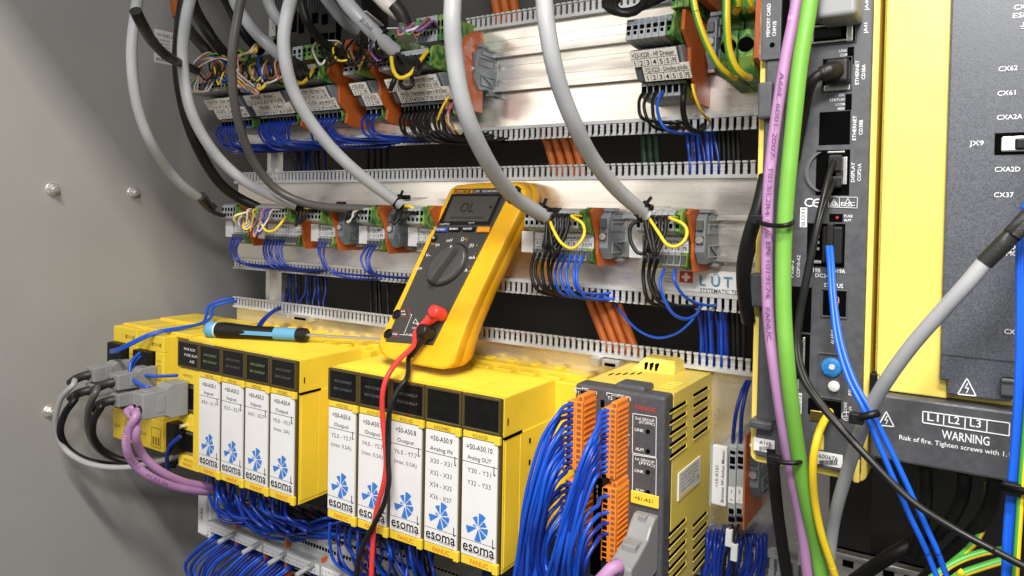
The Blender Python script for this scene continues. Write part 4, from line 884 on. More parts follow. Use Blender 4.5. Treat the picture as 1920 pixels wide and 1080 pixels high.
for k in range(16):
    u = 1322 + k * 7.2
    wire('shaded_blue', pts([(u + 8, 985 + J(6) + (0 if k < 5 else 22), .006), (u + 4, 1010 + J(8), -.012), (u + J(6), 1050, -.016), (u - 12 + J(8), 1105, -.02)]), 'shaded blue wire dropping out of the bottom right comb', 'blue wires at the bottom right comb', .0015)
# ================================================================== controller: narrow unit with dark face in a yellow shell
CF = -.172
cx0, cx1 = P(1413.5, 420, CF).x, P(1637, 420, CF).x; czt = P(1520, -120, CF).z; czb = P(1510, 889, CF).z
t = CN = thing('controller', 'narrow controller unit with dark grey face in a yellow shell, many ports', 'controller', (cx0, CF, czb))
rr = .004
def rrect(x0, x1, z0, z1, r, n=5):
    o = []
    for cxx, czz, a0 in ((x1 - r, z1 - r, 0), (x0 + r, z1 - r, 90), (x0 + r, z0 + r, 180), (x1 - r, z0 + r, 270)):
        for k in range(n + 1):
            a = math.radians(a0 + 90 * k / n); o.append((cxx + r * math.cos(a), czz + r * math.sin(a)))
    return o
m = MB(); m.xz(rrect(cx0, cx1, czb, czt, rr), CF + .004, -.006); m.build('shell', 'cnc_yellow', t, .0008)
fx0, fx1 = P(1427, 420, CF).x, P(1626, 420, CF).x
m = MB(); m.box(fx0, fx1, CF, CF + .006, czb + .0042, czt - .004); m.build('face', 'dark_plastic', t, .0008)
# left column step and protruding parts
m = MB(); pbox(m, 1429, -120, 1466, 112, CF - .0025, CF + .001); pbox(m, 1429, 114, 1464, 790, CF - .0012, CF + .001); m.build('side_cover', 'dark_plastic', t, .0006)
m = MB()
for (u0, v0, u1, v1) in ((1420, 153, 1447, 222), (1404, 513, 1430, 576), (1404, 790, 1447, 806)): pbox(m, u0, v0, u1, v1, CF - .006, CF + .01)
m.each('grip_tab', 'dark_plastic', t, .0012)
mv = MB()        # openings
for (u0, v0, u1, v1) in ((1462, -60, 1480, 115), (1536, 209, 1594, 271), (1530, 281, 1593, 366), (1513, 419, 1584, 500), (1484, 538, 1521, 622), (1490, 626, 1518, 712), (1543, 546, 1586, 592), (1515, 750, 1577, 781), (1589, 88, 1601, 120), (1585, 176, 1597, 206), (1541, 108, 1598, 172), (1519, 40, 1606, 84), (1555, 401, 1580, 416), (1570, 640, 1577, 654), (1445, 122, 1453, 140)):
    pbox(mv, u0, v0, u1, v1, CF - .0003, CF + .005)
a = P(1448, 84, CF - .0026); mv.lathe([(0, .0012), (.0004, .0012)], (a.x, CF - .0026, a.z), -YA, 14)
mv.each('port_opening', 'void', t)
m = MB()
for (u0, v0, u1, v1, w_) in ((1519, 40, 1606, 84, .0006), (1541, 108, 1598, 172, .0005), (1539, 546 - 4, 1590, 596, .0007), (1533, 662, 1582, 748, .0008)):
    x0, x1, z0, z1 = rect(u0, v0, u1, v1, CF); frame(m, x0, x1, z0, z1, w_, CF - .0008, CF + .001)
m.each('port_frame', 'dark_plastic', t, .0003)
m = MB(); x0, x1, z0, z1 = rect(1522, 45, 1600, 80, CF); frame(m, x0, x1, z0, z1, .0011, CF - .0012, CF + .002); pbox(m, 1587, 47, 1599, 77, CF - .0016, CF + .002); x0, x1, z0, z1 = rect(1545, 158, 1594, 170, CF); m.box(x0, x1, CF - .0006, CF + .002, z0, z1)
pbox(m, 1580, 294, 1588, 346, CF - .001, CF + .002); pbox(m, 1551, 283, 1584, 287, CF - .001, CF + .002); pbox(m, 1515, 488, 1540, 494, CF - .0008, CF + .002); pbox(m, 1504, 632, 1509, 690, CF - .001, CF + .002)
m.each('metal_shield', 'steel', t, .0004)
m = MB(); pbox(m, 1525, 50, 1578, 72, CF - .0015, CF + .002); m.build('port_core', 'black', t, .001)
# arc shaped guard left of the display port
m = MB(); cA = P(1551, 322, CF)
arc = [(cA.x + .0105 * math.cos(a) * .95, cA.z + .0105 * math.sin(a)) for a in [math.radians(k) for k in range(115, 246, 10)]]
m.prism(arc + [(p[0] + .0018, p[1]) for p in arc[::-1]], lambda p, q: (p[0], q, p[1]), CF - .0015, CF + .001); m.build('guard_arc', 'term_dark', t)
# lettering
m = MB(); mw = MB(); y = CF - .0001
for s_, u, v, wpx, h, r_ in (('MEMORY CARD', 1441, 38, 62, 7, 1), ('CNM1B', 1452, 54, 28, 7, 1), ('JA41', 1623, 53, 20, 7, 1), ('HDI/ASP', 1615, 10, 24, 6, 1), ('JA40', 1625, 8, 24, 7, 1), ('ETHERNET', 1607, 136, 45, 7, 1), ('CD38A', 1619, 135, 28, 7, 1),
    ('ETHERNET', 1602, 240, 46, 7, 1), ('CD38B', 1614, 239, 28, 7, 1), ('DISPLAY', 1599, 323, 37, 7, 1), ('COP21A', 1611, 323, 33, 7, 1), ('FSSB-2', 1485, 504, 32, 6.5, 1), ('COP10-A2', 1497, 499, 41, 6.5, 1),
    ('LINK', 1581, 95, 15, 5.5, 0), ('COM', 1582, 103, 13, 5.5, 0), ('COL', 1578.5, 178, 11, 5, 0), ('STATUSF', 1570, 187, 29, 5, 0), ('LCOM', 1575.5, 195.5, 17, 5, 0), ('MER', 1577.5, 203.5, 13, 5, 0),
    ('FUSE', 1591, 405, 16, 5, 0), ('ALM', 1589, 412.5, 13, 5, 0), ('PD19B', 1525, 506, 27, 7.5, 0), ('PD19A', 1571, 508, 28, 7.5, 0), ('DC24V', 1545, 516.5, 32, 7.5, 0), ('STATUS', 1563, 535, 36, 8, 0),
    ('ALARM', 1561, 632, 26, 6.5, 1), ('MTSW', 1592, 697, 22, 6.5, 1), ('PSW', 1594, 731, 20, 6.5, 1), ('CORE', 1585, 764, 20, 6, 1), ('ALM', 1594, 770, 15, 6, 1), ('FSSB', 1495, 722, 24, 6, 1), ('JA', 1509, 716, 14, 6, 1), ('X', 1408, 834, 4, 6, 0)):
    ptext(m, s_, u, v, (CF - .0026) if u < 1466 else y, wpx, h, rot=r_, bold=.012)
ptext(m, 'C', 1516, 379, y, 12, 17, bold=.02); ptext(m, 'C', 1531, 380, y, 12, 17, bold=.02); seg(m, 1525, 380, 1536, 380, y, 2)
for a in ((1553.5, 369, 1608, 370), (1553.5, 388, 1607, 390), (1553.5, 369, 1553.5, 388), (1608, 370, 1607, 390), (1574, 369, 1574, 389)): seg(m, *a, y, .9)
for cu_, h_ in ((1564, 12), (1590, 14)): seg(m, cu_ - 8, 386, cu_, 386 - h_, y, 1); seg(m, cu_ + 8, 386, cu_, 386 - h_, y, 1); seg(m, cu_ - 8, 386, cu_ + 8, 386.5, y, 1)
seg(m, 1560, 384, 1564, 378, y, 1); seg(m, 1568, 384, 1564, 378, y, 1); seg(m, 1560, 384, 1568, 384, y, 1)
ptext(m, 'EMC', 1590, 382, y, 26, 7, bold=.0)
a = P(1587, 780, y); R_ = .0020
for k in range(20):
    p, q = math.radians(18 * k), math.radians(18 * k + 18); m.obox((a.x + R_ * math.cos((p + q) / 2), y - .0002, a.z + R_ * math.sin((p + q) / 2)), Vector((-math.sin((p + q) / 2), 0, math.cos((p + q) / 2))) * R_ * .17, Vector((math.cos((p + q) / 2), 0, math.sin((p + q) / 2))) * .00013, YA * .0001)
seg(m, 1579, 780, 1595, 780, y, 1); seg(m, 1583, 784, 1591, 784, y, 1); seg(m, 1585, 788, 1589, 788, y, 1); seg(m, 1587, 780, 1587, 771, y, 1)
m.build('lettering', 'white_ink', t)
m = MB(); pbox(m, 1500, 389, 1513, 426, CF - .0004, CF + .0001); pbox(m, 1494, 737, 1503, 776, CF - .0004, CF + .0001); sl = m.each('slot_label', 'white_ink', t)[0]
m = MB(); ptext(m, 'SLOT1', 1506, 408, CF - .0004, 33, 7, rot=1); ptext(m, 'SLOT2', 1498.5, 757, CF - .0004, 34, 6, rot=1); m.build('lettering', 'ink', sl)
# serial labels
m = MB(); pbox(m, 1413, 823, 1452, 847, CF - .0002, CF + .001); pbox(m, 1530, 849, 1580, 874, CF - .0002, CF + .001); sl = m.each('serial_label', 'paper', t)[0]
m = MB(); ptext(m, 'A16B-', 1437, 831, CF - .0003, 26, 7); ptext(m, '600676', 1553, 857, CF - .0003, 36, 8)
for k in range(14): pbox(m, 1424 + 1.8 * k, 837, 1424 + 1.8 * k + random.choice((.6, 1.1)), 845, CF - .0005, CF)
for k in range(20): pbox(m, 1535 + 1.8 * k, 863, 1535 + 1.8 * k + random.choice((.6, 1.1)), 872, CF - .0005, CF)
m.build('lettering', 'ink', sl)
# display, dial, button, led
m = MB(); q = P(1565, 569, CF - .0003)
for dx, dz, hx, hz in ((0, .0030, .0014, .0002), (0, 0, .0014, .0002), (0, -.0030, .0014, .0002), (-.0016, .0015, .0002, .0012), (.0016, .0015, .0002, .0012), (-.0016, -.0015, .0002, .0012), (.0016, -.0015, .0002, .0012)):
    m.obox((q.x + dx + dz * .1, CF - .0004, q.z + dz), (hx, 0, 0), (0, .0001, 0), (0, 0, hz))
m.build('segment_digit', 'wire_pink', t)
a = P(1559, 688.5, CF); m = MB(); m.lathe([(0, .0046), (.0012, .0046), (.0016, .0042), (.0016, .0014)], (a.x, CF + .0002, a.z), -YA, 28); m.build('rotary_switch', 'dial_blue', t)
m = MB(); m.lathe([(0, .0014), (.0004, .0013)], (a.x + .0004, CF - .0014, a.z + .0004), -YA, 20); m.build('rotary_cap', 'paper', t)
a = P(1564, 724, CF); m = MB(); m.lathe([(0, .0026), (.0014, .0026), (.0018, .0021), (.0019, .0005)], (a.x, CF, a.z), -YA, 24); m.build('push_button', 'paper', t)
a = P(1570, 408, CF); m = MB(); m.lathe([(0, .0008), (.0008, .0006)], (a.x, CF, a.z), -YA, 12); m.build('fuse_lamp', 'led_red', t)
m = MB(); pbox(m, 1518, 770, 1550, 792, CF - .0006, CF + .003); m.build('earth_tab', 'gold', t, .0006)
m = MB(); pbox(m, 1533, 815, 1545, 845, CF - .0006, CF + .003); m.box(P(1600, 880, CF).x, P(1612, 880, CF).x, CF - .001, CF + .006, P(1605, 905, CF).z, P(1605, 860, CF).z); m.each('hook', 'cnc_yellow', t, .0008)
# plugs in the ports
t = thing('cable_plug', 'glossy grey plug at the top edge of the controller face', 'cable plug', P(1570, 20, CF))
m = MB(); pbox(m, 1533, -60, 1606, 30, CF - .022, CF); m.build('shell', 'hood_grey', t, .002, 3)
m = MB(); x0, x1, z0, z1 = rect(1530, 14, 1604, 36, CF - .008); m.box(x0, x1, CF - .010, CF - .0005, z0, z1); m.build('collar', 'clamp_grey', t, .0015)
t = thing('network_plug', 'black network plug with ribbed boot in the upper network port', 'cable plug', P(1575, 140, CF))
c = P(1573, 138, CF); m = MB(); m.box(c.x - .005, c.x + .0055, CF - .009, CF + .001, c.z - .006, c.z + .006); m.build('body', 'black_rubber', t, .0018, 3)
bp = [c + Vector((-.001, -.008, 0)), P(1555, 134, CF - .014), P(1538, 140, CF - .015)]
m = MB(); m.tube(bp, lambda s_: .0045 - .0012 * s_ + .00035 * (int(s_ * 18) % 2), 16, step=.0004); m.build('boot', 'black_rubber', t)
cable('network_cable', 'black_cable', [P(1540, 139, CF - .015), P(1524, 150, CF - .016), P(1514, 175, CF - .013), P(1508, 205, CF - .009), P(1500, 245, CF - .007), P(1490, 300, CF - .008)], .0026, 'black network cable running from the ribbed plug behind the green cable', world=True)
t = thing('optical_plug', 'black double optical plug in the display port', 'cable plug', P(1562, 320, CF))
m = MB(); pbox(m, 1552, 290, 1578, 322, CF - .005, CF + .003); pbox(m, 1551, 330, 1577, 352, CF - .005, CF + .003); pbox(m, 1566, 310, 1577, 335, CF - .004, CF + .003); m.build('body', 'black_rubber', t, .0008)
t = thing('supply_plug', 'black supply plug with two blue leads in the lower controller port', 'cable plug', P(1556, 460, CF))
m = MB(); pbox(m, 1541, 425, 1578, 494, CF - .004, CF + .003); pbox(m, 1549, 418, 1562, 470, CF - .007, CF); m.build('body', 'black_rubber', t, .0007)
m = MB()
for k in range(3): pbox(m, 1532, 440 + 12 * k, 1536, 445 + 12 * k, CF - .0016, CF)
m.build('pin', 'steel', t)
t = thing('optical_plug', 'black plug low in the second controller slot, behind the thin black cable', 'cable plug', P(1498, 670, CF)); m = MB(); pbox(m, 1491, 640, 1503, 705, CF - .004, CF + .003); m.build('body', 'black_rubber', t, .0008)
# ================================================================== amplifier: yellow cover, dark covers, warning flap
AF = -.174
ax0, ax1 = P(1645, 420, AF).x, .085; azt = P(1700, -150, AF).z; azb = P(1650, 742, AF).z
t = AM = thing('drive_amplifier', 'large drive unit with bright yellow cover and dark grey covers at the right edge', 'drive unit', (ax0, AF, azb))
m = MB(); m.box(ax0, ax1, AF + .006, -.004, azb - .016, azt); m.build('housing', 'cnc_yellow', t, .001)
yx1 = P(1786, 420, AF).x
m = MB(); m.box(ax0 + .0014, yx1, AF, AF + .007, P(1700, 738, AF).z, azt); m.build('cover', 'cnc_yellow', t, .0008)
dx0 = P(1782.5, 0, AF - .004).x; dx0 = (dx0 + P(1762, 720, AF - .004).x) / 2
dzb = P(1840, 748, AF - .004).z
m = MB(); m.xz([(dx0, azt), (dx0, dzb + .006), (dx0 + .003, dzb + .006), (dx0 + .003, dzb), (dx0 + .026, dzb), (dx0 + .028, dzb + .004), (ax1, dzb + .004), (ax1, azt)], AF - .004, AF + .002); m.build('dark_cover', 'speckle_grey', t, .0009)
m = MB(); z = P(1850, 672, AF - .004).z; m.box(dx0 + .0005, ax1, AF - .0045, AF - .003, z - .0002, z + .0002); m.build('cover_edge', 'dark_plastic', t)
wz1, wz0 = P(1780, 756, AF - .006).z, P(1780, 884, AF - .006).z; wx0 = P(1632, 800, AF - .006).x
m = MB(); m.box(wx0, ax1, AF - .006, AF + .02, wz0, wz1); m.build('warning_flap', 'dark_plastic', t, .0012)
m = MB(); x0, x1, z0, z1 = rect(1876, 710, 1925, 744, AF - .006); m.box(x0, x1, AF - .007, AF, z0, z1); m.box(x0, x1, AF - .008, AF, z1 - .002, z1); m.build('grip', 'term_dark', t, .0008)
m = MB(); y = AF - .006; g = lambda u: (u - 1780) * .150
for (u0, v0, u1, v1) in ((1730.5, 771, 1893, 793), (1730, 792, 1892, 817), (1730.5, 771, 1730, 792), (1770, 776, 1769, 798), (1810, 781.5, 1809, 803.5), (1851, 787, 1850, 810), (1893, 793, 1892, 817)): seg(m, u0, v0, u1, v1, y, 2.2)
def stext(mb, s_, u, v, w_, h, slope, y, bold=.015):
    ptext(mb, s_, u, v, y, w_, h, bold=bold)
for s_, u, v in (('L1', 1749.5, 782), ('L2', 1789, 787), ('L3', 1829, 793)): ptext(m, s_, u, v, y, 21, 15, bold=.012)
for k, ch in enumerate('WARNING'):
    pass
ptext(m, 'WARNING', 1810, 820, y, 90, 17, bold=.02)
ptext(m, 'Risk of fire. Tighten screws with 1.1-1.5 Nm', 1812, 839, y, 264, 9.5, bold=.012)
def tri(mb, u, v, s_, y):
    for a in ((u - s_, v + s_ * .75, u, v - s_), (u + s_, v + s_ * .95, u, v - s_), (u - s_, v + s_ * .75, u + s_, v + s_ * .95)): seg(mb, *a, y, 2.4)
    seg(mb, u + s_ * .1, v - s_ * .45, u - s_ * .2, v + s_ * .12, y, 2); seg(mb, u - s_ * .2, v + s_ * .12, u + s_ * .2, v + s_ * .08, y, 2); seg(mb, u + s_ * .2, v + s_ * .08, u - s_ * .05, v + s_ * .62, y, 2)
tri(m, 1662, 786, 14.5, y)
m.build('warning_lettering', 'white_ink', t)
m = MB(); y = AF - .004; tri(m, 1813, 726, 17, y)
for s_, u, v, w_ in (('CX62', 1890, 128, 36), ('CX61', 1887, 174, 34), ('CXA2A', 1893, 219, 48), ('JX9', 1831, 268, 27), ('CXA2D', 1889, 317, 48), ('CX37', 1882, 365, 37), ('CX3', 1902, 463, 30), ('MCC', 1902, 475, 30), ('CX48', 1900, 622, 34), ('CX', 1912, 13, 22), ('ESP', 1914, 28, 30)): ptext(m, s_, u, v, y, w_, 9.5, bold=.012)
seg(m, 1912, 50, 1925, 49, y, 1.5); seg(m, 1914, 54, 1925, 53, y, 1.5); seg(m, 1919, 42, 1919, 50, y, 1.5)
m.build('lettering', 'white_ink', t)
m = MB(); pbox(m, 1865, 248, 1960, 289, y - .0004, y + .003); pbox(m, 1765, 0, 1765.5, 1, y, y + .001); m.each('port_opening', 'void', t)
m = MB(); pbox(m, 1877, 254, 1960, 284, y - .0014, y + .002); m.build('port_shell', 'steel', t, .0008); m = MB(); pbox(m, 1903, 258, 1960, 280, y - .0022, y + .001); m.build('port_core', 'black', t, .0008)
m = MB(); pbox(m, 1630, 700, 1645, 755, AF - .0005, AF + .006); m.build('hinge', 'black', t, .0006)
m = MB(); seg(m, 1636, 700, 1649, 701, AF - .0002, .8); seg(m, 1649, 701, 1649, 722, AF - .0002, .8); m.build('seam', 'ink', t)
# dark opening under the flap with its power cables
m = MB(); m.box(ax0 - .012, ax1, -.05, -.04, wz0 - .12, wz0 + .01); tag(m.build('shade_sheet', 'sleeve'), 'dark sheet in place of the shade behind the cables below the warning flap', 'cover')  # sheet added to darken the shaded depth under the flap
for k, l in enumerate(([(1735, 878, -.15), (1735, 930, -.15), (1728, 985, -.14), (1715, 1040, -.12)], [(1808, 890, -.15), (1803, 930, -.15), (1780, 975, -.14), (1745, 1010, -.12)], [(1865, 900, -.15), (1858, 945, -.15), (1835, 985, -.145), (1790, 1030, -.13), (1730, 1090, -.12)])):
    cable('power_cable', 'black_cable', l, .0033, ('black power cable dropping straight from the warning flap', 'black power cable curving left below the warning flap, middle one', 'black power cable sweeping left below the warning flap, rightmost')[k], group='black power cables under the warning flap')
pe([(1852, 905, -.145), (1850, 950, -.145), (1838, 1000, -.145), (1815, 1030, -.15), (1780, 1060, -.16), (1735, 1095, -.16)], .0015, 'yellow and green earth wire coming down right of the power cables')
pe([(1880, 1030, -.15), (1835, 1038, -.155), (1790, 1055, -.16), (1745, 1085, -.165)], .0016, 'yellow and green earth wire at the bottom running left, upper one')
pe([(1890, 1048, -.155), (1850, 1060, -.16), (1800, 1078, -.165), (1770, 1100, -.165)], .0017, 'yellow and green earth wire at the bottom running left, lower one')
x0, x1, z0, z1 = rect(1560, 1035, 1640, 1075, -.07)
t = thing('metal_rail', 'slotted bright metal rail at the bottom behind the grey cable', 'rail', (x0, -.07, z0)); m = MB(); m.box(x0 - .02, x1 + .03, -.07, -.066, z0 - .004, z1); m.box(x0 - .02, x1 + .03, -.076, -.066, z1 - .002, z1); m.build('strip', 'rail_metal', t, .0005)
m = MB()
for k in range(5): m.box(x0 + .006 + .011 * k, x0 + .012 + .011 * k, -.0704, -.066, z0 + .003, z1 - .006)
m.build('slot', 'void', t)
for k, l in enumerate(([(1600, 1090, -.11), (1650, 1055, -.12), (1700, 1025, -.12), (1760, 1000, -.10)], [(1430, 420, -.14), (1404, 470, -.14), (1394, 540, -.12), (1400, 600, -.08)])):
    cable('sheathed_cable', 'black_cable', l, .0036, ('black sheathed cable lying low across the dark bottom right opening', 'black cable curving behind the purple cable to the left of the controller')[k])
# ================================================================== multimeter leaning on the right rack
YB_, YT_ = -.074, -.024
cBL, cBR, cTL, cTR = P(726, 642, YB_), P(816, 649, YB_ - .003), P(854.5, 356.7, YT_), P(960.7, 355.7, YT_ - .003)
mB, mT = (cBL + cBR) / 2, (cTL + cTR) / 2
E2 = (mT - mB).normalized(); E1 = ((cTR - cTL).normalized() + (cBR - cBL).normalized()).normalized(); EN = E1.cross(E2).normalized()
def Q(u, v, n=0):
    r = ray(u, v); o = Vector((0, -DIST, 0)); return o + r * (((mB + mT) / 2 + EN * n - o).dot(EN) / r.dot(EN))
MM = thing('multimeter', 'yellow handheld multimeter with dark face leaning above the right module rack', 'multimeter', Q(783, 685))
outline = [(849, 353), (856, 348), (880, 345), (930, 342), (965, 342), (980, 346), (987, 358), (986, 372), (976, 398), (940, 470), (902, 549), (876, 610), (861, 652), (853, 680), (844, 690), (832, 693), (810, 690), (782, 685), (748, 678), (728, 672), (717, 662), (712, 650), (714, 640), (730, 606), (760, 544), (800, 457), (836, 379)]
def ring(n, sc, back):
    c = Q(848, 515, n); return [c + (Q(u, v, n) - c) * sc + YA * back for u, v in outline]
m = MB(); secs = [ring(0, .955, -.0022), ring(0, .985, -.0028), ring(0, 1.0, .0005), ring(0, 1.005, .009), ring(0, 1.0, .0095), ring(0, 1.012, .0105), ring(0, 1.012, .018), ring(0, .99, .024), ring(0, .92, .027)]
n_ = len(outline); vs = [p for s_ in secs for p in s_]
fs = [(i * n_ + k, i * n_ + (k + 1) % n_, (i + 1) * n_ + (k + 1) % n_, (i + 1) * n_ + k) for i in range(len(secs) - 1) for k in range(n_)]
m.add(vs, fs, smooth=True); m.add(secs[0], [tuple(range(n_))]); m.add(secs[-1], [tuple(range(n_))[::-1]]); m.build('holster', 'meter_yellow', MM)
def mpoly(mb, pts_, n0, n1, mi=None):
    a = [Q(u, v, 0) + EN * n1 for u, v in pts_]; b_ = [Q(u, v, 0) + EN * n0 for u, v in pts_]; k = len(a)
    mb.add(a + b_, [tuple(range(k)), tuple(range(k, 2 * k))[::-1]] + [(i, (i + 1) % k, k + (i + 1) % k, k + i) for i in range(k)], mi=mi)
def mtext(mb, s_, u, v, wpx, hpx, n=.0040, bold=.01, skew=0):
    c = Q(u, v) + EN * n; ps = (Q(u + 1, v) - Q(u, v)).length; pv = (Q(u, v + 1) - Q(u, v)).length
    text(mb, s_, c, E1, (E2 - E1 * E2.dot(E1) * (1 if not skew else .4)), width=wpx * ps if wpx else None, height=hpx * pv * .95, bold=bold)
m = MB(); mpoly(m, [(854.5, 356), (959, 354.5), (961, 358), (815, 649), (726, 642)], -.002, .0030); FP = m.build('face_plate', 'meter_face', MM, .0008)
m = MB(); mpoly(m, [(852, 367), (947, 367), (922, 424), (824, 424)], .0028, .0034); m.build('display_bezel', 'black', MM, .0004)
m = MB(); mpoly(m, [(855, 371), (940, 371), (919, 418), (836, 418)], .0030, .0037); LC = m.build('display', 'lcd', MM)
m = MB(); mtext(m, 'OL', 882, 391, 26, 20, .0038, -.0, 1); mtext(m, 'M', 925, 391, 6, 6, .0038); seg_a = [(849, 411), (912, 411), (911, 412.4), (848, 412.4)]; mpoly(m, seg_a, .0037, .00385)
for k in range(13): mpoly(m, [(852 + 5 * k, 408), (853 + 5 * k, 408), (852 + 5 * k, 411), (851 + 5 * k, 411)], .0037, .00385)
m.build('readout', 'lcd_ink', LC)
m = MB(); mpoly(m, [(855, 359.5), (891, 358.5), (888.5, 365), (852, 366)], .0028, .0034); bd = m.build('badge', 'button_orange', MM)
m = MB(); mtext(m, 'FLUKE', 872, 362.5, 31, 5, .0036, .03, 1); m.build('lettering', 'ink', bd)
m = MB(); mtext(m, '179', 898, 362, 10, 5, .0034, .015, 1); mtext(m, 'TRUE RMS MULTIMETER', 930, 361, 44, 4.4, .0034, .012, 1)
mtext(m, 'AutoHOLD', 838, 422.5, 19, 3.4, .0034, 0); mtext(m, '°C/°F', 888, 421, 12, 3.4, .0034, 0)
for s_, u, v, w_, h in (('OFF', 791, 506, 11, 4.6), ('V~', 808, 481, 9, 7), ('V=', 825, 462, 8, 7), ('mV', 848, 453, 11, 6), ('Ω', 872, 451, 8, 7), (')))', 889, 462, 8, 6), ('mA', 890, 485, 11, 7), ('A', 879, 509, 6, 7), ('10A', 746, 628, 9, 4.5), ('mA', 762, 591, 8, 4), ('μA', 761, 585, 7, 4), ('FUSED', 775, 630, 16, 4), ('1000V', 792, 610, 13, 3.6), ('COM', 783, 617, 10, 3.6), ('V', 812, 592, 6, 4)): mtext(m, s_, u, v, w_, h, .0034)
for a in ((774, 591, 777, 592), (777, 592, 762, 629), (800, 605, 804, 594), (754, 629, 766, 630), (784, 600, 779, 608), (784, 600, 789, 608), (779, 608, 789, 608)):
    p, q = Q(a[0], a[1]) + EN * .0034, Q(a[2], a[3]) + EN * .0034; d = (q - p) / 2; m.obox((p + q) / 2, d, d.normalized().cross(EN) * .00018, EN * .0001)
m.build('lettering', 'white_ink', MM)
m = MB()
for s_, u, v, w_, h in (('Hz', 817, 460, 6, 3.4), ('Hz', 799, 480, 6, 3.4), ('▸|', 878, 451, 5, 5), ('Hz', 900, 486, 6, 3.6), ('Hz', 887, 511, 6, 3.6), ('=', 895, 478, 5, 3), ('=', 884, 502, 5, 3), ('+', 899, 463, 5, 5)): mtext(m, s_, u, v, w_, h, .0034)
m.build('yellow_lettering', 'button_orange', MM)
for (u0, v0, u1, v1, mt_, s_) in ((822, 430, 844, 438, 'button_blue', 'HOLD'), (847, 429, 869, 437, 'black', 'MINMAX'), (873, 428.5, 895, 437, 'black', 'RANGE'), (900, 428.5, 923, 439, 'button_orange', '')):
    m = MB(); mpoly(m, [(u0 + 1.5, v0), (u1 + 1.5, v0), (u1 - 1.5, v1), (u0 - 1.5, v1)], .0028, .0052); o = m.build('button', mt_, MM, .0008)
    if s_: m = MB(); mtext(m, s_, (u0 + u1) / 2, (v0 + v1) / 2, 16, 4.2, .0054, .015, 1); m.build('lettering', 'white_ink', o)
def mdisc(mb, u, v, prof, seg_=32):
    c = Q(u, v); vs = []; L = len(prof)
    for n, r in prof:
        for k in range(seg_):
            a = 2 * math.pi * k / seg_; vs.append(c + EN * n + E1 * (r * math.cos(a)) + E2 * (r * math.sin(a)))
    fs = [(i * seg_ + k, i * seg_ + (k + 1) % seg_, (i + 1) * seg_ + (k + 1) % seg_, (i + 1) * seg_ + k) for i in range(L - 1) for k in range(seg_)]
    mb.add(vs, fs, smooth=True); mb.add(vs[-seg_:], [tuple(range(seg_))]); return c
m = MB(); mdisc(m, 819, 450, [(.0028, .0032), (.0042, .0032), (.0046, .0026)]); m.build('button', 'black', MM)
m = MB(); mtext(m, '*', 819, 451, 6, 9, .0048); m.build('light_symbol', 'white_ink', MM)
m = MB(); mdisc(m, 842.5, 499, [(.0020, .0206), (.0034, .0206), (.0036, .0198)], 48); m.build('dial_ring', 'black', MM)
m = MB(); c = mdisc(m, 842.5, 499, [(.0030, .0196), (.0058, .0192), (.0066, .0180), (.0070, .015)], 48); DL = m.build('dial', 'dial_grey', MM)
a, b2 = Q(818, 533), Q(866, 466); d = (b2 - a) / 2; s_ = d.normalized().cross(EN)
m = MB(); pr = [(-.0052, .0066), (-.0034, .0125), (.0030, .0125), (.0052, .0066)]
m.prism(pr, lambda p, t: c + d * t + s_ * p[0] + EN * p[1], -.98, .92); m.build('dial_grip', 'dial_grey', DL, .0012)
m = MB(); q = c + d * .82 + EN * .0127; m.obox(q, d * .05, s_ * .0005, EN * .0002); m.build('pointer', 'white_ink', DL)
m = MB()
for u, v in ((749, 591), (733, 627)): mdisc(m, u, v, [(.0025, .0044), (.0044, .0044), (.0044, .0034), (.0034, .0032)], 24)
m.each('jack', 'black', MM)
m = MB()
for (u0, v0, u1, v1) in ((757, 581, 772, 596), (741, 623, 753, 633)): 
    for e in ((u0, v0, u1, v0), (u0, v1, u1, v1), (u0, v0, u0, v1), (u1, v0, u1, v1)):
        p, q = Q(e[0], e[1]) + EN * .0033, Q(e[2], e[3]) + EN * .0033; d_ = (q - p) / 2; m.obox((p + q) / 2, d_, d_.normalized().cross(EN) * .00012, EN * .0001)
m.each('jack_frame', 'red_ink', MM)
# test leads
def lead(name, mt, head, tip, r, path, label):
    t = thing(name, label, 'test lead', Q(*head))
    h0 = Q(*head) + EN * .004; h1 = h0 + EN * .0075; tp = Q(*tip) + EN * .010
    m = MB(); m.lathe([(0, r), (.010, r), (.0125, r * .9), (.0132, r * .6)], h0, EN, 24)
    d = tp - (h0 + EN * .0055); m.tube([h0 + EN * .0055, h0 + EN * .0058 + d * .35, h0 + EN * .006 + d * .7, tp], lambda s_: r * (.92 - .42 * s_), 18); m.build('probe_plug', mt[0], t)
    l = [tp - d * .1] + [tp + d * .12] + path; MB().tube(l, .0021, 14).build('lead', mt[1], t)
lead('test_lead', ('red_rubber', 'red_rubber'), (834, 593), (797, 626), .0058, pts([(775, 648, -.095), (748, 675, -.11), (728, 703, -.122), (718, 735, -.126), (717, 775, -.125), (721, 820, -.124), (724, 865, -.124), (720, 905, -.124), (708, 948, -.124), (701, 990, -.124), (698, 1040, -.124), (695, 1110, -.124)]), 'red test lead plugged into the multimeter, hanging over the yellow modules')
lead('test_lead', ('black_rubber', 'black_rubber'), (813, 628), (784, 672), .0058, pts([(764, 706, -.115), (744, 735, -.124), (731, 768, -.128), (727, 815, -.127), (728, 870, -.128), (729, 905, -.129), (720, 945, -.13), (704, 978, -.13), (686, 1012, -.13), (672, 1050, -.13), (664, 1110, -.13)]), 'black test lead plugged into the multimeter, hanging over the yellow modules')
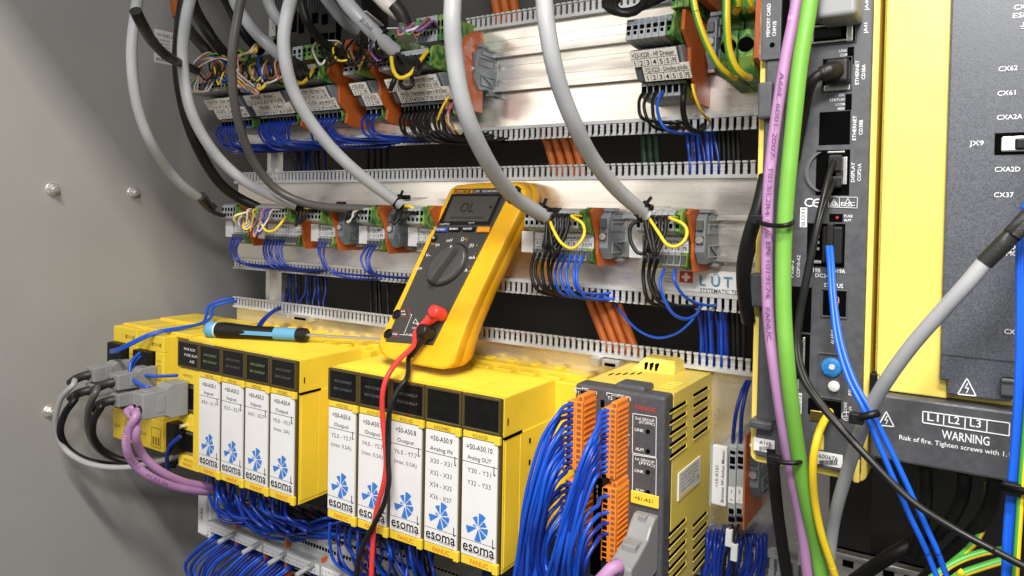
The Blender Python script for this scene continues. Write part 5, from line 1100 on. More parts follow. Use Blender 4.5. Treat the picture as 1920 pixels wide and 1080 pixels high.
# screwdriver on the left rack
sz = ZT + .0088; a, e = PZ(397, 618, sz), PZ(712, 640, sz - .002); e.z = sz; ax = (e - a); Ls = ax.length; ax.normalize()
at_ = lambda u: (PZ(u, 618 + (u - 397) * .07, sz) - a).length * (1 if u > 397 else -1)
SD = thing('screwdriver', 'blue and black screwdriver lying on top of the left yellow rack', 'screwdriver', a)
L_ = lambda u: at_(u)
m = MB(); m.lathe([(L_(386), .002), (L_(388), .006), (L_(392), .0082), (L_(399), .0088), (L_(404), .0084), (L_(406), .0076)], a, ax, 28); m.build('cap', 'handle_blue', SD)
m = MB(); m.lathe([(L_(405.5), .0078), (L_(407.5), .0078)], a, ax, 28); m.build('ring', 'paper', SD)
m = MB(); m.lathe([(L_(407), .0068), (L_(409), .0080), (L_(418), .0086), (L_(430), .0083), (L_(445), .0074), (L_(470), .0066), (L_(500), .0064), (L_(514), .0064)], a, ax, 28); m.build('handle', 'black_rubber', SD)
m = MB(); m.lathe([(L_(512), .0065), (L_(552), .0064)], a, ax, 28); m.build('sleeve', 'handle_blue', SD)
m = MB(); m.lathe([(L_(551), .0058), (L_(553), .0068), (L_(560), .0072), (L_(568), .0070), (L_(571), .0056)], a, ax, 16, smooth=False); m.build('collar', 'black_rubber', SD)
m = MB(); m.lathe([(L_(571), .0016), (L_(725), .0016)], a, ax, 14); m.build('blade', 'steel', SD)
sd = ax.cross(ZA).normalized(); sd = sd if sd.y < 0 else -sd; m = MB()
c1, c2 = a + ax * L_(452), a + ax * L_(514); m.prism([(-.0012, .0052), (.0030, .0050), (.0030, .0069), (-.0012, .0071)], lambda p, t: c1.lerp(c2, t) + ZA * (p[0] - .001) + sd * (p[1] - .0002), 0, 1); m.build('inlay', 'handle_blue', SD, .0004)
# ================================================================== large cables
def tie(u, v, y, dirpx, r, label, w_=.0016, group=None, tail=None):
    c = P(u, v, y); d = (P(u + dirpx[0], v + dirpx[1], y + (dirpx[2] if len(dirpx) > 2 else 0)) - c).normalized()
    t = thing('cable_tie', label, 'cable tie', c, group); m = MB(); m.lathe([(-w_, r), (-w_, r + .0006), (w_, r + .0006), (w_, r)], c, d, 24, smooth=False); m.build('band', 'black', t)
    n = d.cross(YA).normalized(); m = MB(); m.obox(c + n * (r + .0012) - YA * .001, n * .0012, d * .002, YA * .0016)
    if tail: m.obox(c + n * (r + .0035), n * .0035, d * .0011, YA * .0005)
    m.build('head', 'black', t); return t
GC = 'grey cable'
cable('grey_cable', 'grey_cable', [(262, -25, -.17), (254, 25, -.17), (247, 90, -.17), (250, 155, -.165), (262, 215, -.155), (284, 270, -.14), (318, 322, -.11), (352, 356, -.085), (392, 382, -.055)], .0049, 'leftmost long light grey cable curving down along the grey wall', n=18)
cable('grey_cable', 'grey_cable', [(362, -25, -.16), (350, 30, -.16), (343, 90, -.155), (346, 150, -.15), (357, 205, -.145), (382, 258, -.13), (418, 305, -.11), (462, 342, -.09), (510, 367, -.07), (556, 386, -.052)], .0050, 'light grey cable beside the black one, ending near the AS-Box 3 strip', n=18)
cable('sheathed_cable', 'black_cable', [(348, -25, -.13), (338, 40, -.13), (333, 110, -.13), (338, 170, -.125), (354, 235, -.115), (380, 295, -.10), (412, 343, -.08), (446, 370, -.06), (486, 390, -.045)], .0052, 'thick black cable running beside the light grey one to the coloured wires', n=18)
cable('grey_cable', 'dim_cable', [(456, -25, -.15), (446, 30, -.15), (437, 85, -.15), (435, 140, -.145), (441, 200, -.135), (455, 255, -.12), (480, 310, -.10), (515, 352, -.08), (560, 377, -.065), (610, 388, -.055), (664, 391, -.050), (700, 393, -.046)], .0040, 'thin dark grey cable sweeping to the 2-Pos. Mech strip', n=16)
cable('grey_cable', 'grey_cable', [(552, -25, -.16), (540, 20, -.16), (532, 70, -.16), (536, 120, -.155), (550, 170, -.145), (578, 222, -.13), (620, 276, -.11), (668, 322, -.09), (715, 358, -.07), (752, 384, -.055)], .0052, 'light grey cable ending at the strip left of the multimeter', n=18)
cable('grey_cable', 'grey_cable', [(850, -25, -.19), (848, 40, -.19), (852, 105, -.185), (862, 170, -.18), (880, 232, -.17), (908, 292, -.15), (938, 340, -.125), (970, 374, -.10), (1020, 405, -.07), (1030, 411, -.066)], .0056, 'thick light grey cable passing in front of the multimeter top corner', n=22)
cable('grey_cable', 'grey_cable', [(1018, -25, -.18), (1024, 40, -.18), (1036, 110, -.175), (1052, 170, -.165), (1078, 235, -.15), (1112, 300, -.125), (1160, 358, -.095), (1205, 397, -.07), (1214, 404, -.066)], .0052, 'thick light grey cable ending at the right end strip of the middle row', n=22)
cable('grey_cable', 'grey_cable', [(430, -25, -.09), (446, 15, -.09), (474, 55, -.085), (503, 85, -.075), (528, 108, -.06)], .0058, 'grey cable slanting to the AS-Box 2 block at upper left', n=18)
cable('grey_cable', 'grey_cable', [(498, -25, -.08), (504, 5, -.08), (516, 30, -.075), (540, 55, -.06)], .0055, 'short grey cable at the top edge behind the long grey one', n=16)
cable('grey_cable', 'grey_cable', [(598, -20, -.07), (622, 12, -.07), (645, 40, -.06), (668, 58, -.045)], .0052, 'grey cable with black bands at the top, left of the printed one', n=16)
cable('grey_cable', 'grey_cable', [(634, -20, -.11), (655, 12, -.11), (690, 50, -.10), (722, 80, -.085), (742, 98, -.075)], .0064, 'light grey cable with black printing leading to the Preproduction System block', n=20)
m = MB(); 
def along(mb, s_, p0, p1, y, h, off, bold=.0, mt=None):
    a, c_ = P(*p0, y), P(*p1, y); d = (c_ - a).normalized(); vd = (Vector((0, -DIST, 0)) - (a + c_) / 2).normalized(); up = vd.cross(d).normalized()
    text(mb, s_, (a + c_) / 2 + vd * off, d, up, width=(c_ - a).length, height=h, bold=bold)
along(m, 'HELUKABEL JZ-500-FR', (652, 8), (698, 57), -.104, .0034, .0066); o = tag(m.build('cable_print', 'ink'), None); 
par = [q for q in bpy.data.objects if q.get('label', '').startswith('light grey cable with black printing')][0]
o.parent = par; o.matrix_local = W[par].inverted() @ W[o]; W[o] = W[o]
tie(716, 74, -.089, (33, 24), .0064, 'upper black tie on the printed grey cable at the top'); tie(731, 88, -.08, (33, 24), .0064, 'lower black tie on the printed grey cable at the top'); 
cable('white_cable', 'wire_white', [(700, -20, -.06), (728, 8, -.06), (748, 24, -.05)], .0075, 'broad white cable end at the top edge with black sleeve', n=16)
m = MB(); m.tube(pts([(738, 8, -.06), (752, 25, -.055), (760, 46, -.05)]), .0062, 14); tag(m.build('cable_sleeve', 'sleeve'), 'black sleeve over the broad white cable at the top edge', 'cable sleeve')
cable('sheathed_cable', 'black_cable', [(352, -25, -.10), (366, 18, -.10), (384, 50, -.10), (405, 82, -.09), (432, 112, -.07), (450, 128, -.055)], .0056, 'black cable slanting down from the top edge to the AS-Box 2 block', n=16)
cable('sheathed_cable', 'black_cable', [(410, -25, -.07), (428, 8, -.07), (446, 42, -.07), (468, 75, -.06), (490, 98, -.045)], .0055, 'black cable from the top edge running beside the grey slanting cable', n=16)
cable('sheathed_cable', 'black_cable', [(562, -25, -.10), (568, 15, -.10), (580, 48, -.095), (600, 74, -.08), (632, 98, -.06), (650, 106, -.05)], .0042, 'slim black cable from the top edge to the narrow block', n=14)
cable('sheathed_cable', 'black_cable', [(254, 20, -.26), (266, 45, -.25), (286, 78, -.22), (312, 104, -.19), (345, 122, -.14), (368, 132, -.11)], .0042, 'thin black cable crossing the pale wall sticker', n=14)
cable('orange_cable', 'orange_cable', [(325, -25, -.02), (330, 10, -.02), (333, 32, -.02)], .006, 'short orange cable at the top edge near the wall', n=14)
m = MB(); m.tube(pts([(352, 52, -.06), (362, 66, -.06), (385, 92, -.06), (398, 108, -.05)]), .0060, 14); tag(m.build('cable_sleeve', 'sleeve'), 'black sleeve with orange end left of the AS-Box 2 block', 'cable sleeve')
tie(560, 387, -.050, (40, 12), .0050, 'black tie near the end of the light grey cable at the AS-Box 3 strip'); tie(746, 380, -.058, (37, 26), .0052, 'black tie at the end of the cable left of the multimeter', tail=1)
tie(963, 368, -.105, (35, 33), .0056, 'black tie on the thick grey cable in front of the multimeter corner'); tie(1012, 400, -.074, (50, 30), .0056, 'black tie nearest the cable end beside the Coolant strip', tail=1); tie(1022, 406, -.070, (50, 30), .0056, 'last black tie at the cut end of the cable at the Coolant strip')
tie(1202, 395, -.072, (44, 38), .0052, 'black tie at the cable end over the right end strip', tail=1); tie(1210, 401, -.068, (44, 38), .0052, 'last black tie at the cut end over the right end strip')
# thin shield plates holding the cable ends
for (u, v, lab) in ((648, 386, 'over the 2-Pos. Mech strip'), (768, 374, 'left of the multimeter'), (1050, 398, 'over the Coolant strip'), (1222, 392, 'over the right end strip'), (560, 380, 'over the AS-Box 3 strip')):
    c = P(u, v, -.035); m = MB(); m.obox(c, (.009, 0, 0), (0, .016, .002), (0, 0, .0005)); tag(m.build('clamp_tongue', 'wire_white', None, .0003), 'thin pale tongue holding a cable end ' + lab, 'cable holder', 'pale cable holder tongues')
    m = MB(); c2 = P(u - 8, v - 4, -.05); m.obox(c2, (.004, 0, 0), (0, .003, 0), (0, 0, .002)); tag(m.build('tie_head', 'black', None, .0006), 'black tie head on the pale tongue ' + lab, 'cable tie', 'black tie heads on the pale tongues')
# wires leaving the cable ends into the upper holes
def bundle(u, v, y, G, idx, mts, label, group, sag=.018, rad=.0012, z=.0145, yo=-.054, r0=R2):
    x0, x1, pw = G
    for i in idx:
        a = P(u, v, y) + Vector((J(.002), J(.002), J(.002))); e = Vector((x0 + pw * (i + .5), yo, r0 + z))
        mt = mts[i % len(mts)]; mid = a.lerp(e, .62) + Vector((.003, -.014 + J(.003), -sag + J(.004)))
        wire(mt, [a, a.lerp(mid, .5) + Vector((.002, -.004, -sag * .2)), mid, e.lerp(mid, .35) + Vector((.002, -.006, -.001)), e + Vector((0, -.008, 0)), e + Vector((0, .006, 0))], label, group, rad, name='cable_core', cat='cable core')
bundle(1028, 410, -.066, G6, [5, 6, 7, 8, 9, 6, 7, 8, 9, 7, 8], ['black_cable'], 'black core looping from the thick grey cable into the Coolant strip', 'black cores at the Coolant strip', .026, .0014)
x0, x1, pw = G6
wire('wire_yellow', pts([(1030, 412, -.066), (1038, 432, -.076), (1052, 455, -.080), (1072, 466, -.080), (1088, 454, -.077), (1096, 436, -.074), (1091, 418, -.074)]) + [Vector((x1 - pw * .5, -.068, R2 + .0145)), Vector((x1 - pw * .5, -.050, R2 + .0145))], 'bright yellow earth core hanging in a loop at the Coolant strip', None, .0012, name='earth_core', cat='cable core')
bundle(1213, 405, -.066, G7, [2, 3, 4, 5, 3, 4, 5], ['black_cable'], 'black core looping from the grey cable into the right end strip', 'black cores at the right end strip', .026, .0014)
wire(('wire_yellow', 'wire_green'), pts([(1216, 408, -.066), (1232, 432, -.076), (1250, 458, -.080), (1268, 462, -.080), (1284, 450, -.077), (1288, 432, -.074), (1278, 418, -.074)]) + [Vector((G7[1] - G7[2] * .5, -.068, R2 + .0145)), Vector((G7[1] - G7[2] * .5, -.050, R2 + .0145))], 'yellow and green earth core hanging in a loop at the right end strip', None, .0012, stripe=(2, 3, 4), name='earth_core', cat='cable core')
wire('black_cable', pts([(1208, 412, -.066), (1184, 422, -.07), (1182, 450, -.072), (1196, 474, -.072), (1212, 470, -.070), (1216, 440, -.066), (1210, 420, -.06)]), 'black core making a full loop over the white tab at the right end strip', None, .0014)
bundle(752, 386, -.052, (P(752, 420, -.058).x, 0, .0051), [0, 1, 2], ['black_cable'], 'black core at the cable end left of the multimeter', 'black cores left of the multimeter', .012, .0013)
wire('wire_yellow', pts([(756, 386, -.05), (770, 388, -.05), (782, 396, -.046), (790, 406, -.04)]), 'short yellow earth core left of the multimeter', None, .0015, name='earth_core', cat='cable core')
bundle(565, 390, -.050, (P(568, 420, -.058).x, 0, .0051), [0, 1, 2], ['black_cable'], 'black core beside the Op. Panel strip', 'black cores beside the Op. Panel strip', .014, .0013)
wire('wire_yellow', pts([(575, 392, -.05), (588, 390, -.05), (596, 398, -.044)]), 'short yellow earth core over the Op. Panel strip', None, .0014, name='earth_core', cat='cable core')
bundle(660, 393, -.048, (P(658, 420, -.058).x, 0, .0051), [0, 1, 2], ['black_cable', 'wire_white', 'black_cable'], 'black or white core at the dark grey cable end', 'cores at the dark grey cable end', .01, .0012)
cols = ['wire_white', 'wire_brown', 'wire_yellow', 'wire_green', 'wire_violet', 'wire_pink', 'wire_blue', 'wire_violet', 'wire_white']
bundle(486, 391, -.045, G2, [0, 1, 2, 3, 4, 5, 6, 7, 8], cols, 'coloured core fanning from the black cable into the AS-Box 3 strip', 'coloured cores at the AS-Box 3 strip', .024, .0009)
for k in range(9):
    mt = ('wire_white', 'wire_yellow', 'wire_brown', 'wire_green', 'wire_white', 'wire_pink', 'wire_blue', 'wire_brown', 'wire_yellow')[k]
    wire(mt, pts([(480, 392, -.048), (462 - k, 398 + k, -.058), (441 + k * 2, 404 + k * 1.5, -.066), (440 + 2 * k, 414 + k * 1.6, -.07), (455 + k, 422 + k, -.068), (472, 412 + k, -.062), (480 - k * 2, 402 + k, -.05), (474 - k * 3, 402, -.038)]), 'coloured core looping left of the black cable end over the leftmost strip', 'coloured core loops over the leftmost middle strip', .0010, name='cable_core', cat='cable core')
wire('wire_yellow', pts([(482, 394, -.05), (488, 412, -.062), (498, 432, -.066), (514, 432, -.066), (530, 415, -.06), (540, 400, -.045), (542, 396, -.036)]), 'long yellow earth core over the AS-Box 3 strip', None, .0013, name='earth_core', cat='cable core')
for k in range(5): wire('black_cable', pts([(392, 384, -.055), (398, 396 + J(4), -.06), (408 + k * 3, 402 + J(3), -.055), (414 + k * 4, 404, -.04)]), 'short black core at the end of the leftmost grey cable', 'black cores at the leftmost cable end', .0013, name='cable_core', cat='cable core')
m = MB(); m.tube(pts([(376, 368, -.07), (388, 382, -.058), (400, 392, -.05)]), .0058, 14); tag(m.build('cable_sleeve', 'sleeve'), 'black tape around the end of the leftmost grey cable', 'cable sleeve')
# ------------------------------------------------------------------ cables in front of the controller
PU = cable('bus_cable', 'purple', [(1500, -30, -.205), (1487, 40, -.205), (1473, 110, -.205), (1460, 190, -.205), (1449, 270, -.205), (1441, 350, -.205), (1438, 440, -.205), (1438, 520, -.205), (1442, 610, -.205), (1453, 700, -.205), (1468, 800, -.20), (1484, 890, -.19), (1502, 980, -.18), (1518, 1110, -.17)], .0026, 'long purple bus cable with dark print in front of the controller', n=20)
cable('green_cable', 'green_cable', [(1524, -30, -.21), (1513, 40, -.21), (1500, 120, -.21), (1490, 210, -.21), (1481, 300, -.21), (1473, 390, -.21), (1469, 480, -.21), (1469, 570, -.21), (1474, 660, -.21), (1484, 760, -.205), (1498, 860, -.195), (1514, 950, -.185), (1532, 1030, -.175), (1545, 1110, -.17)], .0035, 'thick bright green cable in front of the controller', n=22)
m = MB()
for s_, p0, p1 in (('EN 1019174', (1440, 560), (1441, 450)), ('03 AV', (1438, 448), (1439, 410)), ('T013/L2R4', (1439, 405), (1446, 310)), ('A66L-6001-2007-', (1447, 305), (1467, 130)), ('FANUC', (1443, 640), (1439, 575))):
    a, c_ = P(*p1, -.2084), P(*p0, -.2084); d = (c_ - a).normalized(); vd = (Vector((0, -DIST, 0)) - (a + c_) / 2).normalized(); text(m, s_, (a + c_) / 2 + -vd * .0002, d, vd.cross(d), width=(c_ - a).length * .95, height=.0021)
o = m.build('cable_print', 'purple_ink'); o.parent = PU; o.matrix_local = W[PU].inverted() @ W[o]
def bigtie(l, label, r=.0011):
    q = pts(l); t = thing('cable_tie', label, 'cable tie', q[0]); m = MB(); m.tube(q, r, 8); m.build('band', 'black', t); m = MB(); c = q[0]; m.obox(c, (.0028, 0, 0), (0, .0022, 0), (0, 0, .0022)); m.build('head', 'black', t, .0005)
bigtie([(1418, 412, -.207), (1432, 420, -.2115), (1450, 423, -.214), (1470, 423, -.217), (1484, 419, -.214), (1487, 414, -.205)], 'upper black tie round the purple and green cables')
bigtie([(1452, 862, -.20), (1462, 866, -.203), (1478, 868, -.203), (1494, 868, -.202), (1503, 864, -.195), (1505, 856, -.185)], 'lower black tie round the purple and green cables')
cable('sheathed_cable', 'black_cable', [(1436, 330, -.19), (1424, 385, -.195), (1406, 440, -.195), (1394, 500, -.19), (1396, 560, -.18), (1404, 600, -.17)], .0034, 'thick black cable bowing out left of the purple cable', n=16)
cable('sheathed_cable', 'black_cable', [(1447, 840, -.17), (1452, 900, -.17), (1458, 960, -.165), (1468, 1030, -.16), (1480, 1110, -.155)], .0030, 'black cable beside the purple cable at the bottom', n=16)
for k in (0, 1):
    cable('supply_lead', 'lead_blue', [(1552 + 6 * k, 462, -.178), (1555 + 6 * k, 500, -.186), (1559 + 6 * k, 560, -.195), (1569 + 8 * k, 640, -.205), (1590 + 10 * k, 710, -.212), (1618 + 12 * k, 765, -.216), (1640 + 16 * k, 815, -.216), (1672 + 20 * k, 890, -.216), (1705 + 21 * k, 965, -.216), (1738 + 20 * k, 1035, -.216), (1768 + 18 * k, 1110, -.216)], .00112, ('left' if k == 0 else 'right') + ' one of two bright blue leads running from the supply plug to the bottom', n=12)
cable('grey_cable', 'grey_cable', [(1852, 485, -.235), (1810, 535, -.235), (1760, 590, -.232), (1712, 645, -.228), (1668, 705, -.222), (1634, 762, -.214), (1610, 820, -.205), (1590, 880, -.195), (1572, 940, -.185), (1560, 1000, -.175), (1550, 1110, -.165)], .0028, 'grey cable slanting down across the yellow drive cover', n=22)
m = MB(); m.tube(pts([(1935, 400, -.235), (1912, 425, -.236), (1880, 458, -.236), (1846, 492, -.235)]), .0031, 20); tag(m.build('cable_sleeve', 'sleeve'), 'black shrink sleeve at the upper end of the slanting grey cable', 'cable sleeve')
bigtie([(1606, 784, -.222), (1620, 781, -.224), (1636, 777, -.224), (1645, 775, -.222)], 'black tie holding the blue leads to the slanting grey cable', .0016)
for k in (0, 1):
    cable('optical_cable', 'black_cable', [(1564, 302 + 38 * k, -.176), (1556 + k, 322 + 34 * k, -.182), (1545 + 3 * k, 365 + 12 * k, -.19), (1530 + 3 * k, 430, -.195), (1513 + 4 * k, 510, -.197), (1498 + 4 * k, 590, -.198), (1492 + 5 * k, 650, -.20), (1503 + 6 * k, 705, -.206), (1535 + 5 * k, 755, -.212), (1580 + 4 * k, 808, -.216), (1640 + 2 * k, 872, -.22), (1710 + 2 * k, 940, -.224), (1790, 992, -.228), (1860, 1030, -.23), (1940, 1072, -.232)], .00125 if k else .0014, ('upper' if k == 0 else 'lower') + ' of two thin black optical cables running from the display port to bottom right', n=12)
pe(stripe=(1, 2, 3, 4, 5), l=[(1556, 772, -.176), (1540, 800, -.192), (1528, 840, -.197), (1524, 885, -.196), (1528, 940, -.19), (1540, 1000, -.185), (1558, 1055, -.18), (1576, 1110, -.175)], r=.0018, label= 'yellow and green earth wire curving down between the green and grey cables')
for k in (0, 1, 2):
    cable('supply_lead', 'lead_blue', [(1952 - 5 * k, 330, -.222), (1930 - 6 * k, 400, -.222), (1922 - 6 * k, 480, -.222), (1920 - 5 * k, 600, -.222), (1917 - 5 * k, 720, -.222), (1912 - 5 * k, 820, -.222), (1905 - 6 * k, 920, -.222), (1900 - 7 * k, 1000, -.222), (1896 - 7 * k, 1110, -.222)], .0011, ('right', 'middle', 'left')[k] + ' lead of the vertical blue bundle at the right edge', n=12)
pe([(1932, 700, -.225), (1924, 800, -.225), (1916, 900, -.225), (1909, 1000, -.225), (1902, 1110, -.225)], .0012, 'yellow and green earth wire standing along the blue bundle at the right edge')
bigtie([(1898, 916, -.226), (1910, 919, -.228), (1935, 924, -.228)], 'black tie round the vertical blue bundle at the right edge', .0014)
# ================================================================== cables in the dark gaps behind the plates
def back(l, mt, r, label, group, name='back_cable'): return cable(name, mt, l, r, label, 'cable', group, 10)
for k in range(4):
    u = 1022 + 17 * k
    back([(u - 40, 120, .012), (u - 10, 230, .014), (u + 6, 275, .02), (u + 20, 330, .02), (u + 50, 470, .02), (u + 82, 560, .014), (u + 112, 640, .012), (u + 140, 720, .012)], 'orange_cable', .0036, 'thick orange cable behind the plates seen through the dark gaps', 'orange cables behind the plates')
for k in range(3):
    u = 935 + 17 * k; back([(u - 12, -30, .03), (u - 3, 20, .03), (u + 6, 70, .03)], 'orange_cable', .0046, 'orange cable behind the comb at the top edge', 'orange cables at the top edge')
for k in range(3):
    u = 1204 + 12 * k; back([(u, 200, .02), (u + 4, 290, .024), (u + 10, 400, .022), (u - 60, 560, .02), (u - 56, 660, .016)], 'shaded_green', .0030, 'shaded green cable behind the plates in the dark gap', 'green cables behind the plates')
for k in range(9):
    u = 1288 + 6.5 * k; back([(u + J(2), 215, .006), (u + 2 + J(2), 260, .012), (u + 6 + J(3), 310, .012), (u + 14, 430, .014), (u + 20 + J(3), 560, .012), (u + 24 + J(4), 620, .012), (u + 26, 690, .012)], 'shaded_blue' if k % 3 else 'wire_blue', .0014, 'blue wire dropping behind the plates right of the HF Dresser block', 'blue wires behind the plates at right')
for k in range(5):
    u = 1345 + 9 * k; back([(u, 215, .014), (u + 4, 300, .016), (u + 6, 500, .016), (u + 10 + J(4), 620, .014), (u + 12, 720, .014)], 'black_cable', .0018, 'black wire dropping behind the plates beside the controller', 'black wires behind the plates at right')
for k in range(12):
    u = 532 + 7 * k; back([(u + J(6), 270, .02), (u - 4 + J(6), 300, .03), (u + J(4), 400, .03), (u + 2 + J(5), 535, .02), (u + J(6), 570, .014), (u + 4, 620, .014)], ('shaded_blue', 'black_cable', 'shaded_blue')[k % 3], .0014, 'dark wire hanging behind the left half of the middle plate', 'dark wires behind the left half of the plates')
for k in range(4):
    u = 690 + 12 * k; back([(u, 250, .02), (u + J(4), 400, .03), (u + J(6), 550, .02), (u + 4, 640, .014)], 'black_cable', .0018, 'black wire behind the plates left of the multimeter', 'black wires behind the plates left of the multimeter')
# ================================================================== crowd at the upper left
t = thing('bus_device', 'dark grey slotted device half hidden behind the cables at the top edge', 'control module', P(610, 50, -.02))
m = MB(); x0, x1, z0, z1 = rect(530, -70, 690, 100, -.02); m.box(x0, x1, -.03, .01, z0, z1); m.build('housing', 'sleeve', t, .001)
m = MB()
for u0, v0, u1, v1 in ((585, 24, 596, 44), (603, 26, 614, 46), (585, 60, 596, 76), (603, 62, 614, 78), (545, 20, 556, 60), (560, 22, 570, 62), (630, 20, 640, 60), (650, 20, 660, 60)): pbox(m, u0, v0, u1, v1, -.0304, -.028)
m.each('port_opening', 'void', t)
m = MB(); x = x0
while x < x1: m.box(x, x + .0012, -.0308, -.029, z1 - .05, z1); x += .004
m.build('ribs', 'term_dark', t)
def deck(u0, u1, v0, v1, y, gf, label, n):
    x0, x1, z0, z1 = rect(u0, v0, u1, v1, y); t = thing('terminal_block', label, 'terminal block', (x0, y, z0), 'upper deck terminal blocks at the top edge')
    m, mg, ms = MB(), MB(), MB(); p = (x1 - x0) / n; H = z1 - z0
    for k in range(n):
        a = x0 + p * k; (mg if k >= n * (1 - gf) else m).box(a + .0002, a + p - .0002, y, -.002, z0, z1)
        ms.box(a + p * .25, a + p * .75, y - .0003, y + .002, z0 + H * .52, z0 + H * .78); ms.box(a + p * .3, a + p * .7, y - .0003, y + .002, z0 + H * .25, z0 + H * .42)
    if m.v: m.build('housing', 'term_grey', t, .0004)
    mg.build('earth_terminal', 'earth_green', t, .0006); ms.build('wire_socket', 'void', t)
deck(780, 833, 30, 78, -.05, .25, 'grey and green block above the long block, below the broad white cable', 8)
deck(352, 428, 140, 172, -.05, .25, 'small grey and green block at the extreme left of the top row under coloured wires', 8)
deck(582, 640, 62, 92, -.03, .8, 'green block below the dark slotted device', 5)
deck(470, 520, 70, 104, -.03, .3, 'grey block behind the slanting grey cable at upper left', 6)
deck(640, 690, 105, 132, -.04, .5, 'small grey and green block beside the first tall orange plate', 4)
deck(700, 738, 104, 132, -.04, .2, 'small grey block left of the printed grey cable end', 4)
m = MB(); pbox(m, 641, 74, 662, 97, -.034, -.004); tag(m.build('partition_plate', 'end_orange', None, .0004), 'orange plate behind the slim black cable, upper left', 'partition plate')
m = MB(); x = P(1310, 20, -.045).x; m.yz(shift([(0, .05), (-.05, .05), (-.052, .026), (0, .024)], R1), x, x + .006); tag(m.build('partition_plate', 'end_orange', None, .0004), 'orange plate at the top edge above the HF Dresser block', 'partition plate')
deck(1258, 1292, -40, 14, -.06, 1.0, 'green block at the top edge above the HF Dresser block', 3)
for k in range(3):
    wire('black_cable', pts([(1200 - 10 * k, -20, -.06), (1152 + 5 * k, -6, -.07), (1135 + 8 * k, 4 + 3 * k, -.075), (1148 + 8 * k, 20 + 2 * k, -.075), (1178 + 6 * k, 22, -.07), (1215, 8 - 4 * k, -.06), (1250, -8, -.05)]), 'black cable loop at the top edge left of the green block', 'black cable loops at the top edge', .0030, 'cable', 10, name='cable')
# wires into the top blocks
def core(mt, l, label, group, r=.0010): wire(mt, pts(l), label, group, r, name='cable_core', cat='cable core')
pal = ['wire_white', 'wire_pink', 'wire_brown', 'wire_violet', 'wire_yellow', 'wire_blue', 'wire_green', 'wire_white', 'wire_brown']
for k in range(9):
    core(pal[k], [(362 + J(3), 132, -.075), (366 + 3 * k, 112 + J(6), -.085), (392 + 3 * k, 106 + J(8), -.085), (398 + 5 * k, 122 + J(6), -.075), (386 + 5 * k, 145, -.056)], 'coloured core arching over the extreme left block of the top row', 'coloured cores arching at the extreme left', .0010)
for k in range(7):
    core(pal[(k + 3) % 9], [(374, 140, -.075), (358 + 2 * k, 152 + 2 * k, -.085), (355 + 3 * k, 168 + J(3), -.085), (372 + 3 * k, 170 + J(4), -.08), (384 + 3 * k, 150 + J(4), -.07), (390 + 4 * k, 144, -.054)], 'coloured core looping low at the extreme left of the top row', 'coloured core loops at the extreme left', .0010)
for k in range(12):
    core(pal[k % 9], [(444 + J(3), 128, -.07), (438 + J(5) + k, 140 + J(5), -.085), (448 + 3 * k, 168 + J(8), -.088), (466 + 2 * k, 165 + J(8), -.085), (474 + 2 * k, 140 + J(5), -.076), (468 + 3 * k, 128, -.058)], 'coloured core looping in front of the AS-Box 2 block', 'coloured core loops at the AS-Box 2 block', .0010)
for k in range(8):
    core('wire_yellow' if k % 3 else 'wire_white', [(445 + 2 * k, 104 + J(4), -.05), (466 + 2 * k, 96 + J(4), -.07), (480 + J(3), 86 + J(3), -.065), (486 + J(4), 88, -.05)], 'pale or yellow core in the tuft above the AS-Box 2 block', 'pale core tuft above the AS-Box 2 block', .0010)
core('wire_yellow', [(470, 150, -.075), (476, 164, -.086), (490, 166, -.086), (502, 152, -.08), (510, 138, -.06)], 'thick yellow earth core at the AS-Box 2 block', None, .0016)
core('wire_yellow', [(556, 156, -.072), (570, 154, -.08), (582, 140, -.078), (590, 124, -.062)], 'thick yellow earth core at the Op. Panel Top block', None, .0018)
for k in range(8):
    core('black_cable', [(548 + J(4), 108, -.065), (552 + 3 * k, 125 + J(6), -.08), (558 + 3 * k, 148 + J(5), -.08), (562 + 3 * k, 140, -.062)], 'black core at the Op. Panel Top block', 'black cores at the Op. Panel Top block', .0013)
for k in range(14):
    core('black_cable', [(740 + J(5), 98 + J(4), -.075), (738 + 2 * k, 118 + J(6), -.088), (744 + 3 * k, 136 + J(7), -.09), (756 + 2.6 * k, 122 + J(6), -.085), (748 + 4 * k, 104 + J(3), -.06)], 'black core fanning out of the printed grey cable', 'black cores of the printed grey cable', .0014)
core('wire_yellow', [(734, 108, -.085), (738, 132, -.094), (750, 146, -.096), (770, 138, -.092), (788, 114, -.08), (802, 96, -.064)], 'thick yellow earth core hanging from the printed grey cable', None, .0018)
core('black_cable', [(742, 145, -.09), (736, 158, -.092), (732, 168, -.088)], 'cut black core end in front of the long block, left one', None, .0022)
core('black_cable', [(755, 144, -.09), (750, 158, -.092), (762, 166, -.092), (774, 158, -.09), (770, 140, -.088)], 'black core looped in front of the Preproduction System marker', None, .0018)
for k in range(8):
    core(['wire_pink', 'wire_violet', 'wire_green', 'wire_white', 'wire_violet', 'wire_brown', 'black_cable', 'wire_violet'][k], [(752 + J(4), 44, -.055), (748 + 4 * k, 62 + J(6), -.07), (764 + 4 * k, 58 + J(8), -.07), (776 + 5 * k, 42 + J(8), -.062), (786 + 5 * k, 50, -.052)], 'coloured core below the broad white cable', 'coloured cores below the broad white cable', .0013)
for (u, v, s_, lab) in ((758, 66, .022, 'below the broad white cable'), (690, 35, .02, 'behind the printed grey cable'), (640, 88, .014, 'above the narrow block'), (505, 92, .016, 'over the AS-Box 2 block'), (430, 112, .014, 'at the extreme left')):
    c = P(u, v, -.04); m = MB(); m.obox(c, (s_ * .5, 0, -s_ * .06), (0, .012, -.004), (0, 0, .0005)); tag(m.build('clamp_tongue', 'wire_white', None, .0003), 'pale tongue holding a cable end in the top row ' + lab, 'cable holder', 'pale tongues of the top row')
